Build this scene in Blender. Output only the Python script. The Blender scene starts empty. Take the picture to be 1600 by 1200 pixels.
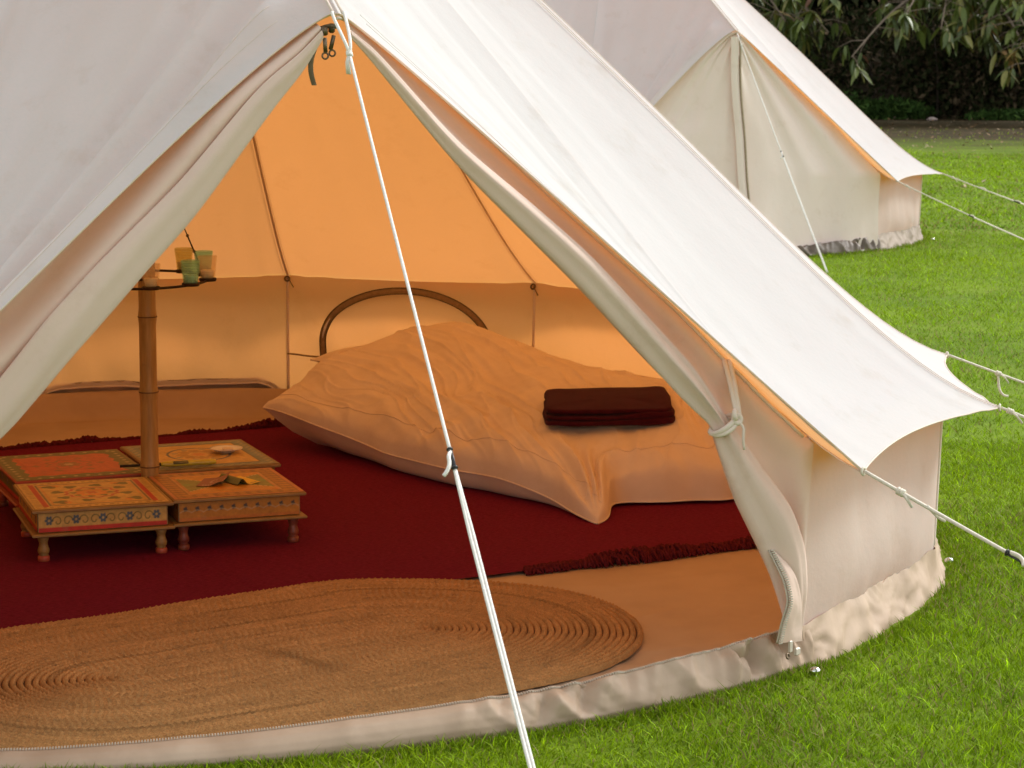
import bpy, math, random
import numpy as np
from mathutils import Vector, Matrix

scene = bpy.context.scene
col = scene.collection
PI = math.pi
rng = np.random.default_rng(7)
random.seed(7)

# ------------------------------------------------------------------ camera
CAM = np.array([-1.509, -7.49, 1.591])
YAW, PIT = 0.352, 0.144
cam_data = bpy.data.cameras.new('camera')
cam = bpy.data.objects.new('camera', cam_data)
col.objects.link(cam)
cam.location = CAM
cam.rotation_euler = (PI / 2 - PIT, 0, -YAW)
cam_data.sensor_width = 36.0
cam_data.lens = 3728.0 / 1600.0 * 36.0
cam_data.clip_start = 0.1
cam_data.clip_end = 1000
cam_data.dof.use_dof = True
cam_data.dof.focus_distance = 6.4
cam_data.dof.aperture_fstop = 14.0
scene.camera = cam

# ------------------------------------------------------------------ sky, sun, exposure
SUN_DIR = Vector((0.80, 0.20, 0.74)).normalized()      # towards the sun
sun_el = math.asin(SUN_DIR.z)
sun_az = math.atan2(SUN_DIR.x, SUN_DIR.y)
world = bpy.data.worlds.new('World')
scene.world = world
world.use_nodes = True
wn = world.node_tree.nodes
wl = world.node_tree.links
wn.clear()
w_out = wn.new('ShaderNodeOutputWorld')
w_bg = wn.new('ShaderNodeBackground')
w_hs = wn.new('ShaderNodeHueSaturation')
w_sky = wn.new('ShaderNodeTexSky')
w_sky.sky_type = 'NISHITA'
w_sky.sun_disc = False
w_sky.sun_elevation = sun_el
w_sky.sun_rotation = sun_az
w_sky.air_density = 1.0
w_sky.dust_density = 1.5
w_hs.inputs['Saturation'].default_value = 0.06
w_bg.inputs['Strength'].default_value = 0.15
wl.new(w_sky.outputs[0], w_hs.inputs['Color'])
wl.new(w_hs.outputs[0], w_bg.inputs['Color'])
wl.new(w_bg.outputs[0], w_out.inputs['Surface'])
sun_data = bpy.data.lights.new('sun', 'SUN')
sun_data.energy = 1.65
sun_data.angle = math.radians(14)
sun_data.color = (1.0, 0.975, 0.945)
sun = bpy.data.objects.new('sun', sun_data)
col.objects.link(sun)
sun.location = (20, 5, 20)
sun.rotation_euler = SUN_DIR.to_track_quat('Z', 'Y').to_euler()
scene.view_settings.view_transform = 'Standard'
scene.view_settings.look = 'None'
scene.view_settings.exposure = 0.98
scene.view_settings.gamma = 1.0
scene.view_settings.use_curve_mapping = False
scene.render.engine = 'CYCLES'
scene.cycles.max_bounces = 16
scene.cycles.diffuse_bounces = 10
scene.cycles.transmission_bounces = 10
scene.cycles.transparent_max_bounces = 12
scene.cycles.use_denoising = True
scene.cycles.caustics_reflective = False
scene.cycles.caustics_refractive = False

# ------------------------------------------------------------------ noise
def _hash(i, j, k, seed):
    with np.errstate(over='ignore'):
        h = (i.astype(np.int64) * 374761393 + j.astype(np.int64) * 668265263 + k.astype(np.int64) * 2147483647 + seed * 1274126177)
        h = (h ^ (h >> 13)) * 1274126177
        h = h ^ (h >> 16)
    return (h & 0xffff) / 65535.0

def vnoise(x, y, z=0.0, seed=0):
    x, y, z = np.broadcast_arrays(np.asarray(x, float), np.asarray(y, float), np.asarray(z, float))
    xi, yi, zi = np.floor(x), np.floor(y), np.floor(z)
    fx, fy, fz = x - xi, y - yi, z - zi
    fx, fy, fz = [f * f * f * (f * (f * 6 - 15) + 10) for f in (fx, fy, fz)]
    r = 0
    for a in (0, 1):
        for b in (0, 1):
            for c in (0, 1):
                w = (fx if a else 1 - fx) * (fy if b else 1 - fy) * (fz if c else 1 - fz)
                r = r + w * _hash(xi + a, yi + b, zi + c, seed)
    return r * 2 - 1

def fbm(x, y, z=0.0, seed=0, oct=4):
    r, a = 0, 1.0
    x, y, z = np.asarray(x, float), np.asarray(y, float), np.asarray(z, float)
    for o in range(oct):
        r = r + a * vnoise(x * 2 ** o + 13.7 * o, y * 2 ** o + 5.1 * o, z * 2 ** o, seed + o)
        a *= 0.5
    return r / 1.6

def sstep(a, b, x):
    t = np.clip((np.asarray(x, float) - a) / (b - a), 0, 1)
    return t * t * (3 - 2 * t)

# ------------------------------------------------------------------ materials
def new_mat(name):
    m = bpy.data.materials.new(name)
    m.use_nodes = True
    nt = m.node_tree
    nt.nodes.clear()
    out = nt.nodes.new('ShaderNodeOutputMaterial')
    return m, nt, out

def node(nt, kind, **kw):
    n = nt.nodes.new(kind)
    for k, v in kw.items():
        if k in n.inputs:
            n.inputs[k].default_value = v
        else:
            setattr(n, k, v)
    return n

def noise_mix(nt, c1, c2, scale, detail=5, lo=0.35, hi=0.65, vec=None, stretch=None):
    tc = node(nt, 'ShaderNodeTexCoord')
    src = tc.outputs['Object']
    if stretch:
        mp = node(nt, 'ShaderNodeMapping')
        mp.inputs['Scale'].default_value = stretch
        nt.links.new(src, mp.inputs[0])
        src = mp.outputs[0]
    nz = node(nt, 'ShaderNodeTexNoise', Scale=scale, Detail=detail, Roughness=0.6)
    nt.links.new(src, nz.inputs['Vector'])
    mr = node(nt, 'ShaderNodeMapRange')
    mr.inputs['From Min'].default_value = lo
    mr.inputs['From Max'].default_value = hi
    nt.links.new(nz.outputs[0], mr.inputs[0])
    mx = node(nt, 'ShaderNodeMix', data_type='RGBA')
    mx.inputs[6].default_value = (*c1, 1)
    mx.inputs[7].default_value = (*c2, 1)
    nt.links.new(mr.outputs[0], mx.inputs[0])
    return mx.outputs[2], src, nz.outputs[0]

def bump(nt, height, strength, dist, chain=None):
    b = node(nt, 'ShaderNodeBump')
    b.inputs['Strength'].default_value = strength
    b.inputs['Distance'].default_value = dist
    nt.links.new(height, b.inputs['Height'])
    if chain:
        nt.links.new(chain, b.inputs['Normal'])
    return b.outputs[0]

def simple(name, c1, c2=None, scale=20, rough=0.6, bump_s=0.3, bump_d=0.002, bump_scale=None, metal=0.0, spec=0.5, stretch=None, sheen=0.0, lo=0.35, hi=0.65):
    m, nt, out = new_mat(name)
    p = node(nt, 'ShaderNodeBsdfPrincipled', Roughness=rough, Metallic=metal)
    p.inputs['Specular IOR Level'].default_value = spec
    if sheen:
        p.inputs['Sheen Weight'].default_value = sheen
        p.inputs['Sheen Roughness'].default_value = 0.4
    c, src, nz = noise_mix(nt, c1, c2 or c1, scale, stretch=stretch, lo=lo, hi=hi)
    nt.links.new(c, p.inputs['Base Color'])
    if bump_s:
        n2 = node(nt, 'ShaderNodeTexNoise', Scale=bump_scale or scale * 4, Detail=4)
        nt.links.new(src, n2.inputs['Vector'])
        nt.links.new(bump(nt, n2.outputs[0], bump_s, bump_d), p.inputs['Normal'])
    nt.links.new(p.outputs[0], out.inputs[0])
    return m

def canvas_mat(name, c1, c2, trans, mix, dirt=0.0, weave=900.0):
    """woven cotton: diffuse cloth that also lets warm light through"""
    m, nt, out = new_mat(name)
    c, src, nz = noise_mix(nt, c1, c2, 2.3, 6, 0.3, 0.7)
    ns = node(nt, 'ShaderNodeTexNoise', Scale=5.5, Detail=8, Roughness=0.72)
    nt.links.new(src, ns.inputs['Vector'])
    ms_ = node(nt, 'ShaderNodeMapRange')
    ms_.inputs['From Min'].default_value = 0.56; ms_.inputs['From Max'].default_value = 0.78
    ms_.inputs['To Max'].default_value = 0.55
    nt.links.new(ns.outputs[0], ms_.inputs[0])
    mst = node(nt, 'ShaderNodeMix', data_type='RGBA')
    nt.links.new(ms_.outputs[0], mst.inputs[0]); nt.links.new(c, mst.inputs[6])
    mst.inputs[7].default_value = (c1[0] * .80, c1[1] * .75, c1[2] * .66, 1)
    c = mst.outputs[2]
    d = node(nt, 'ShaderNodeBsdfDiffuse', Roughness=0.3)
    t = node(nt, 'ShaderNodeBsdfTranslucent')
    t.inputs[0].default_value = (*trans, 1)
    nt.links.new(c, d.inputs[0])
    # slubs in the weave modulate the light that comes through
    nz2 = node(nt, 'ShaderNodeTexNoise', Scale=70.0, Detail=5, Roughness=0.7)
    mp = node(nt, 'ShaderNodeMapping')
    mp.inputs['Scale'].default_value = (1, 1, 3.0)
    nt.links.new(src, mp.inputs[0])
    nt.links.new(mp.outputs[0], nz2.inputs['Vector'])
    tm = node(nt, 'ShaderNodeMix', data_type='RGBA')
    tm.inputs[6].default_value = (*[v * 0.88 for v in trans], 1)
    tm.inputs[7].default_value = (*[min(1, v * 1.1) for v in trans], 1)
    nt.links.new(nz2.outputs[0], tm.inputs[0])
    nt.links.new(tm.outputs[2], t.inputs[0])
    n3 = node(nt, 'ShaderNodeTexNoise', Scale=14.0, Detail=6, Roughness=0.65)
    nt.links.new(src, n3.inputs['Vector'])
    b1 = bump(nt, nz2.outputs[0], 0.12, 0.0012)
    b2 = bump(nt, n3.outputs[0], 0.32, 0.007, b1)
    nt.links.new(b2, d.inputs['Normal'])
    nt.links.new(b2, t.inputs['Normal'])
    mx = node(nt, 'ShaderNodeMixShader')
    mx.inputs[0].default_value = mix
    nt.links.new(d.outputs[0], mx.inputs[1])
    nt.links.new(t.outputs[0], mx.inputs[2])
    nt.links.new(mx.outputs[0], out.inputs[0])
    return m

M = {}
WARM = (0.72, 0.280, 0.074)
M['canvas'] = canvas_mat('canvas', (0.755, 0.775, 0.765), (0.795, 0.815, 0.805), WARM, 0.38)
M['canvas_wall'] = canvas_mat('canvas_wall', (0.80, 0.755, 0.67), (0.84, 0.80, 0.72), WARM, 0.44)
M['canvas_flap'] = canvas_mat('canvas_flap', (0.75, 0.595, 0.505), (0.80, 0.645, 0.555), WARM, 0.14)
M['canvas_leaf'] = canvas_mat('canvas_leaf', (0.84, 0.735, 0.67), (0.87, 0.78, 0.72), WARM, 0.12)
M['canvas_double'] = canvas_mat('canvas_double', (0.76, 0.66, 0.57), (0.80, 0.70, 0.61), (0.7, 0.3, 0.07), 0.10)
M['pvc'] = simple('pvc_groundsheet', (0.37, 0.265, 0.180), (0.45, 0.335, 0.240), 6, 0.6, 0.25, 0.004, 30, spec=0.45)
M['pvc_floor'] = simple('pvc_floor', (0.44, 0.30, 0.185), (0.50, 0.35, 0.22), 4, 0.5, 0.35, 0.004, 12, spec=0.35)
M['pvc_dark'] = simple('pvc_skirt_grey', (0.115, 0.085, 0.06), (0.15, 0.115, 0.085), 6, 0.45, 0.25, 0.004, 30)
M['pvc_mid'] = simple('pvc_skirt_pale', (0.25, 0.195, 0.145), (0.31, 0.245, 0.185), 6, 0.6, 0.25, 0.004, 30)
M['webbing'] = simple('webbing', (0.25, 0.17, 0.08), (0.32, 0.22, 0.11), 60, 0.85, 0.4, 0.001, 400)
M['webbing_dark'] = simple('webbing_olive', (0.10, 0.075, 0.04), (0.15, 0.11, 0.06), 60, 0.85, 0.4, 0.001, 400)
M['webbing_tan'] = simple('webbing_tan', (.34, .27, .18), (.42, .34, .24), 60, .85, .4, .001, 300)
M['zip_tape'] = simple('zip_tape', (0.42, 0.36, 0.28), (0.50, 0.43, 0.34), 80, 0.7, 0.3, 0.001, 500)
M['zip_teeth'] = simple('zip_teeth', (0.50, 0.44, 0.36), (0.58, 0.52, 0.44), 80, 0.4, 0)
M['bronze'] = simple('dark_bronze_metal', (0.10, 0.075, 0.05), (0.18, 0.13, 0.08), 90, 0.4, 0.2, 0.0005, 300, metal=0.8)
M['iron'] = simple('dark_iron', (0.025, 0.014, 0.008), (0.06, 0.03, 0.015), 60, 0.6, 0.3, 0.0006, 250, metal=0.5)
M['chrome'] = simple('polished_steel', (0.75, 0.75, 0.74), (0.6, 0.6, 0.6), 40, 0.12, 0, metal=1.0)
M['black_plastic'] = simple('black_plastic', (0.012, 0.012, 0.013), (0.02, 0.02, 0.022), 40, 0.4, 0.1)
M['rope'] = simple('white_rope', (0.80, 0.78, 0.74), (0.70, 0.67, 0.62), 120, 0.8, 0.8, 0.0012, 700)
M['rope_old'] = simple('cream_rope', (0.74, 0.69, 0.58), (0.62, 0.56, 0.46), 120, 0.8, 0.8, 0.0012, 700)

def bamboo_mat():
    m, nt, out = new_mat('bamboo')
    p = node(nt, 'ShaderNodeBsdfPrincipled', Roughness=0.42)
    c, src, nz = noise_mix(nt, (0.30, 0.165, 0.045), (0.46, 0.28, 0.09), 14, 6, 0.3, 0.7, stretch=(6, 6, 0.5))
    c2, s2, n2 = noise_mix(nt, (0, 0, 0), (1, 1, 1), 30, 5, 0.62, 0.75)
    mx = node(nt, 'ShaderNodeMix', data_type='RGBA')
    nt.links.new(c, mx.inputs[6])
    mx.inputs[7].default_value = (0.22, 0.12, 0.045, 1)
    mu = node(nt, 'ShaderNodeMath', operation='MULTIPLY')
    nt.links.new(c2, mu.inputs[0]); mu.inputs[1].default_value = 0.45
    nt.links.new(mu.outputs[0], mx.inputs[0])
    nt.links.new(mx.outputs[2], p.inputs['Base Color'])
    nt.links.new(bump(nt, nz, 0.3, 0.001), p.inputs['Normal'])
    nt.links.new(p.outputs[0], out.inputs[0])
    return m
M['bamboo'] = bamboo_mat()
M['bamboo_node'] = simple('bamboo_node', (0.085, 0.04, 0.014), (0.14, 0.07, 0.025), 50, 0.6)

def attr_mat(name, rough=0.6, bump_s=0.2, bump_d=0.001, bump_scale=120, spec=0.4, vary=0.12, sheen=0.0, wear=None, trans=0.0):
    """colour comes from the printed / dyed colour stored on the mesh, with fine grain on top"""
    m, nt, out = new_mat(name)
    p = node(nt, 'ShaderNodeBsdfPrincipled', Roughness=rough)
    p.inputs['Specular IOR Level'].default_value = spec
    if sheen:
        p.inputs['Sheen Weight'].default_value = sheen
    at = node(nt, 'ShaderNodeVertexColor')
    at.layer_name = 'dye'
    tc = node(nt, 'ShaderNodeTexCoord')
    nz = node(nt, 'ShaderNodeTexNoise', Scale=bump_scale, Detail=5, Roughness=0.65)
    nt.links.new(tc.outputs['Object'], nz.inputs['Vector'])
    hs = node(nt, 'ShaderNodeHueSaturation')
    mr = node(nt, 'ShaderNodeMapRange')
    mr.inputs['From Min'].default_value = 0.3
    mr.inputs['From Max'].default_value = 0.7
    mr.inputs['To Min'].default_value = 1 - vary
    mr.inputs['To Max'].default_value = 1 + vary
    nt.links.new(nz.outputs[0], mr.inputs[0])
    nt.links.new(mr.outputs[0], hs.inputs['Value'])
    nt.links.new(at.outputs[0], hs.inputs['Color'])
    csrc = hs.outputs[0]
    if wear:
        n2 = node(nt, 'ShaderNodeTexNoise', Scale=26.0, Detail=7, Roughness=0.75)
        nt.links.new(tc.outputs['Object'], n2.inputs['Vector'])
        m2 = node(nt, 'ShaderNodeMapRange')
        m2.inputs['From Min'].default_value = 0.56
        m2.inputs['From Max'].default_value = 0.72
        m2.inputs['To Max'].default_value = 0.38
        nt.links.new(n2.outputs[0], m2.inputs[0])
        mx = node(nt, 'ShaderNodeMix', data_type='RGBA')
        nt.links.new(m2.outputs[0], mx.inputs[0])
        nt.links.new(csrc, mx.inputs[6])
        mx.inputs[7].default_value = (*wear, 1)
        csrc = mx.outputs[2]
    nt.links.new(csrc, p.inputs['Base Color'])
    if bump_s:
        nt.links.new(bump(nt, nz.outputs[0], bump_s, bump_d), p.inputs['Normal'])
    if trans:
        t = node(nt, 'ShaderNodeBsdfTranslucent')
        nt.links.new(csrc, t.inputs[0])
        ms = node(nt, 'ShaderNodeMixShader')
        ms.inputs[0].default_value = trans
        nt.links.new(p.outputs[0], ms.inputs[1])
        nt.links.new(t.outputs[0], ms.inputs[2])
        nt.links.new(ms.outputs[0], out.inputs[0])
    else:
        nt.links.new(p.outputs[0], out.inputs[0])
    return m
M['painted_wood'] = attr_mat('painted_wood', 0.45, 0.35, 0.0008, 60, 0.4, 0.16, wear=(0.30, 0.20, 0.09))
M['jute'] = attr_mat('jute_braid', 0.85, 0.6, 0.0015, 350, 0.2, 0.35)
M['leaf'] = attr_mat('leaf', 0.36, 0.2, 0.002, 30, 0.4, 0.3, trans=0.12)
M['thicket'] = attr_mat('thicket_leaf', 0.8, 0, 0, 8, 0.03, 0.4, trans=0.08)
M['grass'] = attr_mat('grass_blade', 0.6, 0, 0, 40, 0.10, 0.2, trans=0.35)
M['print'] = attr_mat('printed_card', 0.45, 0.05, 0.0004, 60, 0.4, 0.05)
M['old_wood'] = simple('ochre_painted_wood', (0.37, 0.22, 0.06), (0.25, 0.135, 0.04), 24, 0.5, 0.3, 0.001, 80, stretch=(1, 6, 6))
M['maroon_wood'] = simple('maroon_painted_wood', (0.16, 0.03, 0.02), (0.25, 0.07, 0.03), 30, 0.45, 0.3, 0.001)
M['red_wood'] = simple('red_painted_wood', (0.48, 0.07, 0.04), (0.36, 0.09, 0.04), 30, 0.45, 0.3, 0.001)
M['carpet'] = simple('burgundy_wool_carpet', (0.145, 0.009, 0.026), (0.29, 0.024, 0.062), 60, 0.95, 1.0, 0.010, 150, spec=0.05, lo=0.3, hi=0.7, stretch=(1, 3.2, 1))
M['fringe'] = simple('burgundy_wool_fringe', (0.075, 0.007, 0.010), (0.13, 0.016, 0.018), 80, 0.95, 0.5, 0.003, 300, spec=0.1)
M['blanket'] = simple('maroon_fleece', (0.045, 0.004, 0.009), (0.065, 0.007, 0.013), 40, 0.95, 0.9, 0.004, 420, spec=0.1, sheen=0.06)
M['duvet'] = simple('cotton_duvet', (0.74, 0.60, 0.445), (0.79, 0.65, 0.49), 8, 0.85, 0.5, 0.006, 16, spec=0.12, sheen=0.06)
M['mattress'] = simple('cotton_mattress', (0.58, 0.44, 0.31), (0.64, 0.49, 0.35), 8, 0.85, 0.35, 0.0025, 60, spec=0.15)
M['wax'] = simple('candle_wax', (0.80, 0.76, 0.66), (0.86, 0.82, 0.72), 30, 0.4, 0.1)
M['china'] = simple('white_china', (0.80, 0.77, 0.70), (0.76, 0.72, 0.64), 20, 0.15, 0)

def glass_mat(name, c, dens):
    m, nt, out = new_mat(name)
    t = node(nt, 'ShaderNodeBsdfTransparent')
    t.inputs[0].default_value = (*c, 1)
    g = node(nt, 'ShaderNodeBsdfPrincipled', Roughness=0.12)
    g.inputs['Base Color'].default_value = (*c, 1)
    tl = node(nt, 'ShaderNodeBsdfTranslucent')
    tl.inputs[0].default_value = (*c, 1)
    m0 = node(nt, 'ShaderNodeMixShader')
    m0.inputs[0].default_value = 0.6
    nt.links.new(g.outputs[0], m0.inputs[1]); nt.links.new(tl.outputs[0], m0.inputs[2])
    tc = node(nt, 'ShaderNodeTexCoord')
    wv = node(nt, 'ShaderNodeTexWave', wave_type='BANDS', bands_direction='Z', Scale=60.0)
    nt.links.new(tc.outputs['Object'], wv.inputs['Vector'])
    nt.links.new(bump(nt, wv.outputs[1], 0.6, 0.001), g.inputs['Normal'])
    mr = node(nt, 'ShaderNodeMapRange')
    mr.inputs['To Min'].default_value = dens * 0.55
    mr.inputs['To Max'].default_value = dens
    nt.links.new(wv.outputs[1], mr.inputs[0])
    ms = node(nt, 'ShaderNodeMixShader')
    nt.links.new(mr.outputs[0], ms.inputs[0])
    nt.links.new(t.outputs[0], ms.inputs[1]); nt.links.new(m0.outputs[0], ms.inputs[2])
    nt.links.new(ms.outputs[0], out.inputs[0])
    return m
M['glass_clear'] = glass_mat('clear_pressed_glass', (0.97, 0.93, 0.86), 0.22)
M['glass_teal'] = glass_mat('teal_pressed_glass', (0.74, 0.93, 0.87), 0.32)
M['glass_olive'] = glass_mat('olive_pressed_glass', (0.90, 0.88, 0.66), 0.30)
M['glass_pink'] = glass_mat('pink_pressed_glass', (0.75, 0.50, 0.48), 0.5)

# ------------------------------------------------------------------ object helpers
def link(name, me, mat, parent=None, loc=None):
    o = bpy.data.objects.new(name, me)
    col.objects.link(o)
    if mat is not None and not me.materials:
        me.materials.append(mat)
    if parent is not None:
        o.parent = parent
    if loc is not None:
        o.location = loc
    return o

def mesh_np(name, V, F, smooth=True, dye=None, UV=None):
    """V (n,3); F (m,3|4) int array or list of lists"""
    me = bpy.data.meshes.new(name)
    V = np.asarray(V, np.float32)
    if isinstance(F, np.ndarray):
        m, k = F.shape
        me.vertices.add(len(V)); me.vertices.foreach_set('co', V.ravel())
        me.loops.add(m * k); me.loops.foreach_set('vertex_index', F.astype(np.int32).ravel())
        me.polygons.add(m)
        me.polygons.foreach_set('loop_start', np.arange(0, m * k, k, dtype=np.int32))
        me.polygons.foreach_set('loop_total', np.full(m, k, np.int32))
    else:
        me.from_pydata(V.tolist(), [], F)
    if smooth:
        me.polygons.foreach_set('use_smooth', np.ones(len(me.polygons), bool))
    me.update(calc_edges=True)
    if dye is not None:
        a = me.color_attributes.new('dye', 'FLOAT_COLOR', 'POINT')
        d = np.ones((len(V), 4), np.float32)
        d[:, :3] = dye
        a.data.foreach_set('color', d.ravel())
    me.validate()
    return me

def grid_faces(n, m, close_m=False):
    """faces of an (n, m) vertex grid"""
    i = np.arange(n - 1)[:, None]
    j = np.arange(m if close_m else m - 1)[None, :]
    a = i * m + j
    b = i * m + (j + 1) % m
    return np.stack([a, b, b + m, a + m], -1).reshape(-1, 4)

def grid_obj(name, G, mat, parent=None, close_m=False, dye=None, flip=False):
    n, m, _ = G.shape
    F = grid_faces(n, m, close_m)
    if flip:
        F = F[:, ::-1]
    return link(name, mesh_np(name, G.reshape(-1, 3), F, dye=None if dye is None else dye.reshape(-1, 3)), mat, parent)

class MB:
    """collects pieces of one mesh"""
    def __init__(s):
        s.V, s.F, s.n, s.D = [], [], 0, []
    def add(s, V, F, dye=None):
        V = np.asarray(V, float).reshape(-1, 3)
        s.V.append(V)
        s.F += [[int(i) + s.n for i in f] for f in F]
        s.n += len(V)
        if dye is not None:
            s.D.append(np.broadcast_to(np.asarray(dye, float), (len(V), 3)))
        return s
    def box(s, c, d, rz=0.0, bev=0.0, R=None, dye=None):
        x, y, z = [v / 2 for v in d]
        b = min(bev, x * .9, y * .9, z * .9)
        if b > 0:
            V, F = [], []
            prof = [(-z, b), (-z + b, 0), (z - b, 0), (z, b)]
            for zz, ins in prof:
                for (sx, sy) in ((-1, -1), (1, -1), (1, 1), (-1, 1)):
                    V.append((sx * (x - ins), sy * (y - ins), zz))
            for k in range(3):
                for i in range(4):
                    j = (i + 1) % 4
                    F.append([k * 4 + i, k * 4 + j, k * 4 + 4 + j, k * 4 + 4 + i])
            F += [[3, 2, 1, 0], [12, 13, 14, 15]]
        else:
            V = [(-x, -y, -z), (x, -y, -z), (x, y, -z), (-x, y, -z), (-x, -y, z), (x, -y, z), (x, y, z), (-x, y, z)]
            F = [[3, 2, 1, 0], [4, 5, 6, 7], [0, 1, 5, 4], [1, 2, 6, 5], [2, 3, 7, 6], [3, 0, 4, 7]]
        V = np.array(V, float)
        if R is not None:
            V = V @ np.asarray(R).T
        ca, sa = math.cos(rz), math.sin(rz)
        V = np.stack([V[:, 0] * ca - V[:, 1] * sa, V[:, 0] * sa + V[:, 1] * ca, V[:, 2]], 1) + np.asarray(c, float)
        return s.add(V, F, dye)
    def tube(s, P, r, k=8, caps=True, dye=None, flat=1.0):
        P = np.asarray(P, float)
        n = len(P)
        r = np.broadcast_to(np.asarray(r, float), (n,))
        T = np.gradient(P, axis=0)
        T /= np.linalg.norm(T, axis=1)[:, None] + 1e-12
        up = np.array([0, 0, 1.0])
        if abs(T[0] @ up) > 0.9:
            up = np.array([1.0, 0, 0])
        V = []
        N = np.cross(T[0], up); N /= np.linalg.norm(N)
        for i in range(n):
            N = N - T[i] * (N @ T[i]); N /= np.linalg.norm(N) + 1e-12
            B = np.cross(T[i], N)
            a = np.arange(k) * 2 * PI / k
            V.append(P[i] + r[i] * (np.cos(a)[:, None] * N + flat * np.sin(a)[:, None] * B))
        F = grid_faces(n, k, True).tolist()
        if caps:
            F += [list(range(k))[::-1], [(n - 1) * k + i for i in range(k)]]
        return s.add(np.concatenate(V), F, dye)
    def lathe(s, prof, k=16, c=(0, 0, 0), dye=None, caps=True):
        a = np.arange(k) * 2 * PI / k
        V = [np.stack([rr * np.cos(a), rr * np.sin(a), np.full(k, zz)], 1) for rr, zz in prof]
        n = len(prof)
        F = grid_faces(n, k, True).tolist()
        if caps:
            F += [list(range(k))[::-1], [(n - 1) * k + i for i in range(k)]]
        return s.add(np.concatenate(V) + np.asarray(c, float), F, dye)
    def torus(s, c, R, r, ax=(0, 0, 1), K=20, k=8, sx=1.0, sy=1.0):
        q = Vector((0, 0, 1)).rotation_difference(Vector(ax)).to_matrix()
        a = np.arange(K) * 2 * PI / K
        b = np.arange(k) * 2 * PI / k
        x = (R * sx + r * np.cos(b)[None]) * np.cos(a)[:, None]
        y = (R * sy + r * np.cos(b)[None]) * np.sin(a)[:, None]
        z = np.broadcast_to(r * np.sin(b)[None], x.shape)
        V = np.stack([x, y, z], -1).reshape(-1, 3) @ np.array(q).T + np.asarray(c, float)
        F = []
        for i in range(K):
            for j in range(k):
                F.append([i * k + j, ((i + 1) % K) * k + j, ((i + 1) % K) * k + (j + 1) % k, i * k + (j + 1) % k])
        return s.add(V, F)
    def mesh(s, name, smooth=True):
        dye = np.concatenate(s.D) if s.D else None
        return mesh_np(name, np.concatenate(s.V), s.F, smooth, dye)
    def obj(s, name, mat, parent=None, smooth=True, loc=None, auto=None):
        o = link(name, s.mesh(name, smooth), mat, parent, loc)
        if auto:
            o.data.set_sharp_from_angle(angle=math.radians(auto))
        return o

def tag(o, label=None, cat=None, group=None, kind=None):
    if label: o['label'] = label
    if cat: o['category'] = cat
    if group: o['group'] = group
    if kind: o['kind'] = kind
    return o

def thing(name, label, cat, loc=(0, 0, 0), rz=0.0, group=None):
    o = bpy.data.objects.new(name, None)
    col.objects.link(o)
    o.empty_display_size = 0.1
    o.location = loc
    o.rotation_euler = (0, 0, rz)
    return tag(o, label, cat, group)

def lerp(a, b, t):
    return np.asarray(a) * (1 - t) + np.asarray(b) * t

def norm(v):
    v = np.asarray(v, float)
    return v / np.linalg.norm(v)

# ------------------------------------------------------------------ tent geometry (shared by both tents)
DD = 0.512                                # half angle of the doorway
NP = 12                                   # wall panels round the rest
DA = (2 * PI - 2 * DD) / NP
R0, RW, RG, HG = 2.5, 2.53, 2.677, 0.53
PEAK = np.array([0, 0, 2.85])
APEX = np.array([0, -2.24, 1.645])
VT = 0.945
ANG = [DD + k * DA for k in range(NP + 1)]

def pol(r, a, z):
    return np.array([r * math.sin(a), -r * math.cos(a), z])
GP = [pol(RG, a, HG) for a in ANG]

def ridge(i, v):
    v = np.asarray(v, float)
    p = PEAK + (GP[i] - PEAK) * v[..., None]
    p[..., 2] -= 0.022 * np.sin(PI * np.clip(v, 0, 1)) + 0.085 * np.clip(v, 0, 1) ** 6 * (1 - np.clip(v, 0, 1)) / 0.0567
    return p

def gore(i, u, v, seed=0, wr=1.0):
    """roof panel between guy points i and i+1"""
    u, v = np.broadcast_arrays(np.asarray(u, float), np.asarray(v, float))
    bell = 4 * u * (1 - u)
    vv = v * (1 - 0.021 * bell)
    a, b = ridge(i, vv), ridge(i + 1, vv)
    p = a + (b - a) * u[..., None]
    n = norm(np.cross(GP[i] - PEAK, GP[i + 1] - PEAK))
    if n[2] < 0: n = -n
    s = 0.032 * bell * np.sin(PI * np.clip(v, 0, 1) * 0.92)
    # tension folds running down from the peak and towards the guy points
    f = wr * 0.0035 * vnoise(u * 13, v * 1.2, i, 11 + seed) * np.sin(PI * np.clip(v, 0, 1)) * bell
    f = f + wr * 0.004 * np.sin(u * 46 + 2 * vnoise(u * 3, v * 2, i, 5)) * sstep(0.72, 0.95, v) * (np.exp(-(u / .16) ** 2) + np.exp(-((1 - u) / .16) ** 2)) * sstep(0, .04, u) * sstep(0, .04, 1 - u)
    return p + n * (f - s)[..., None]

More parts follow.
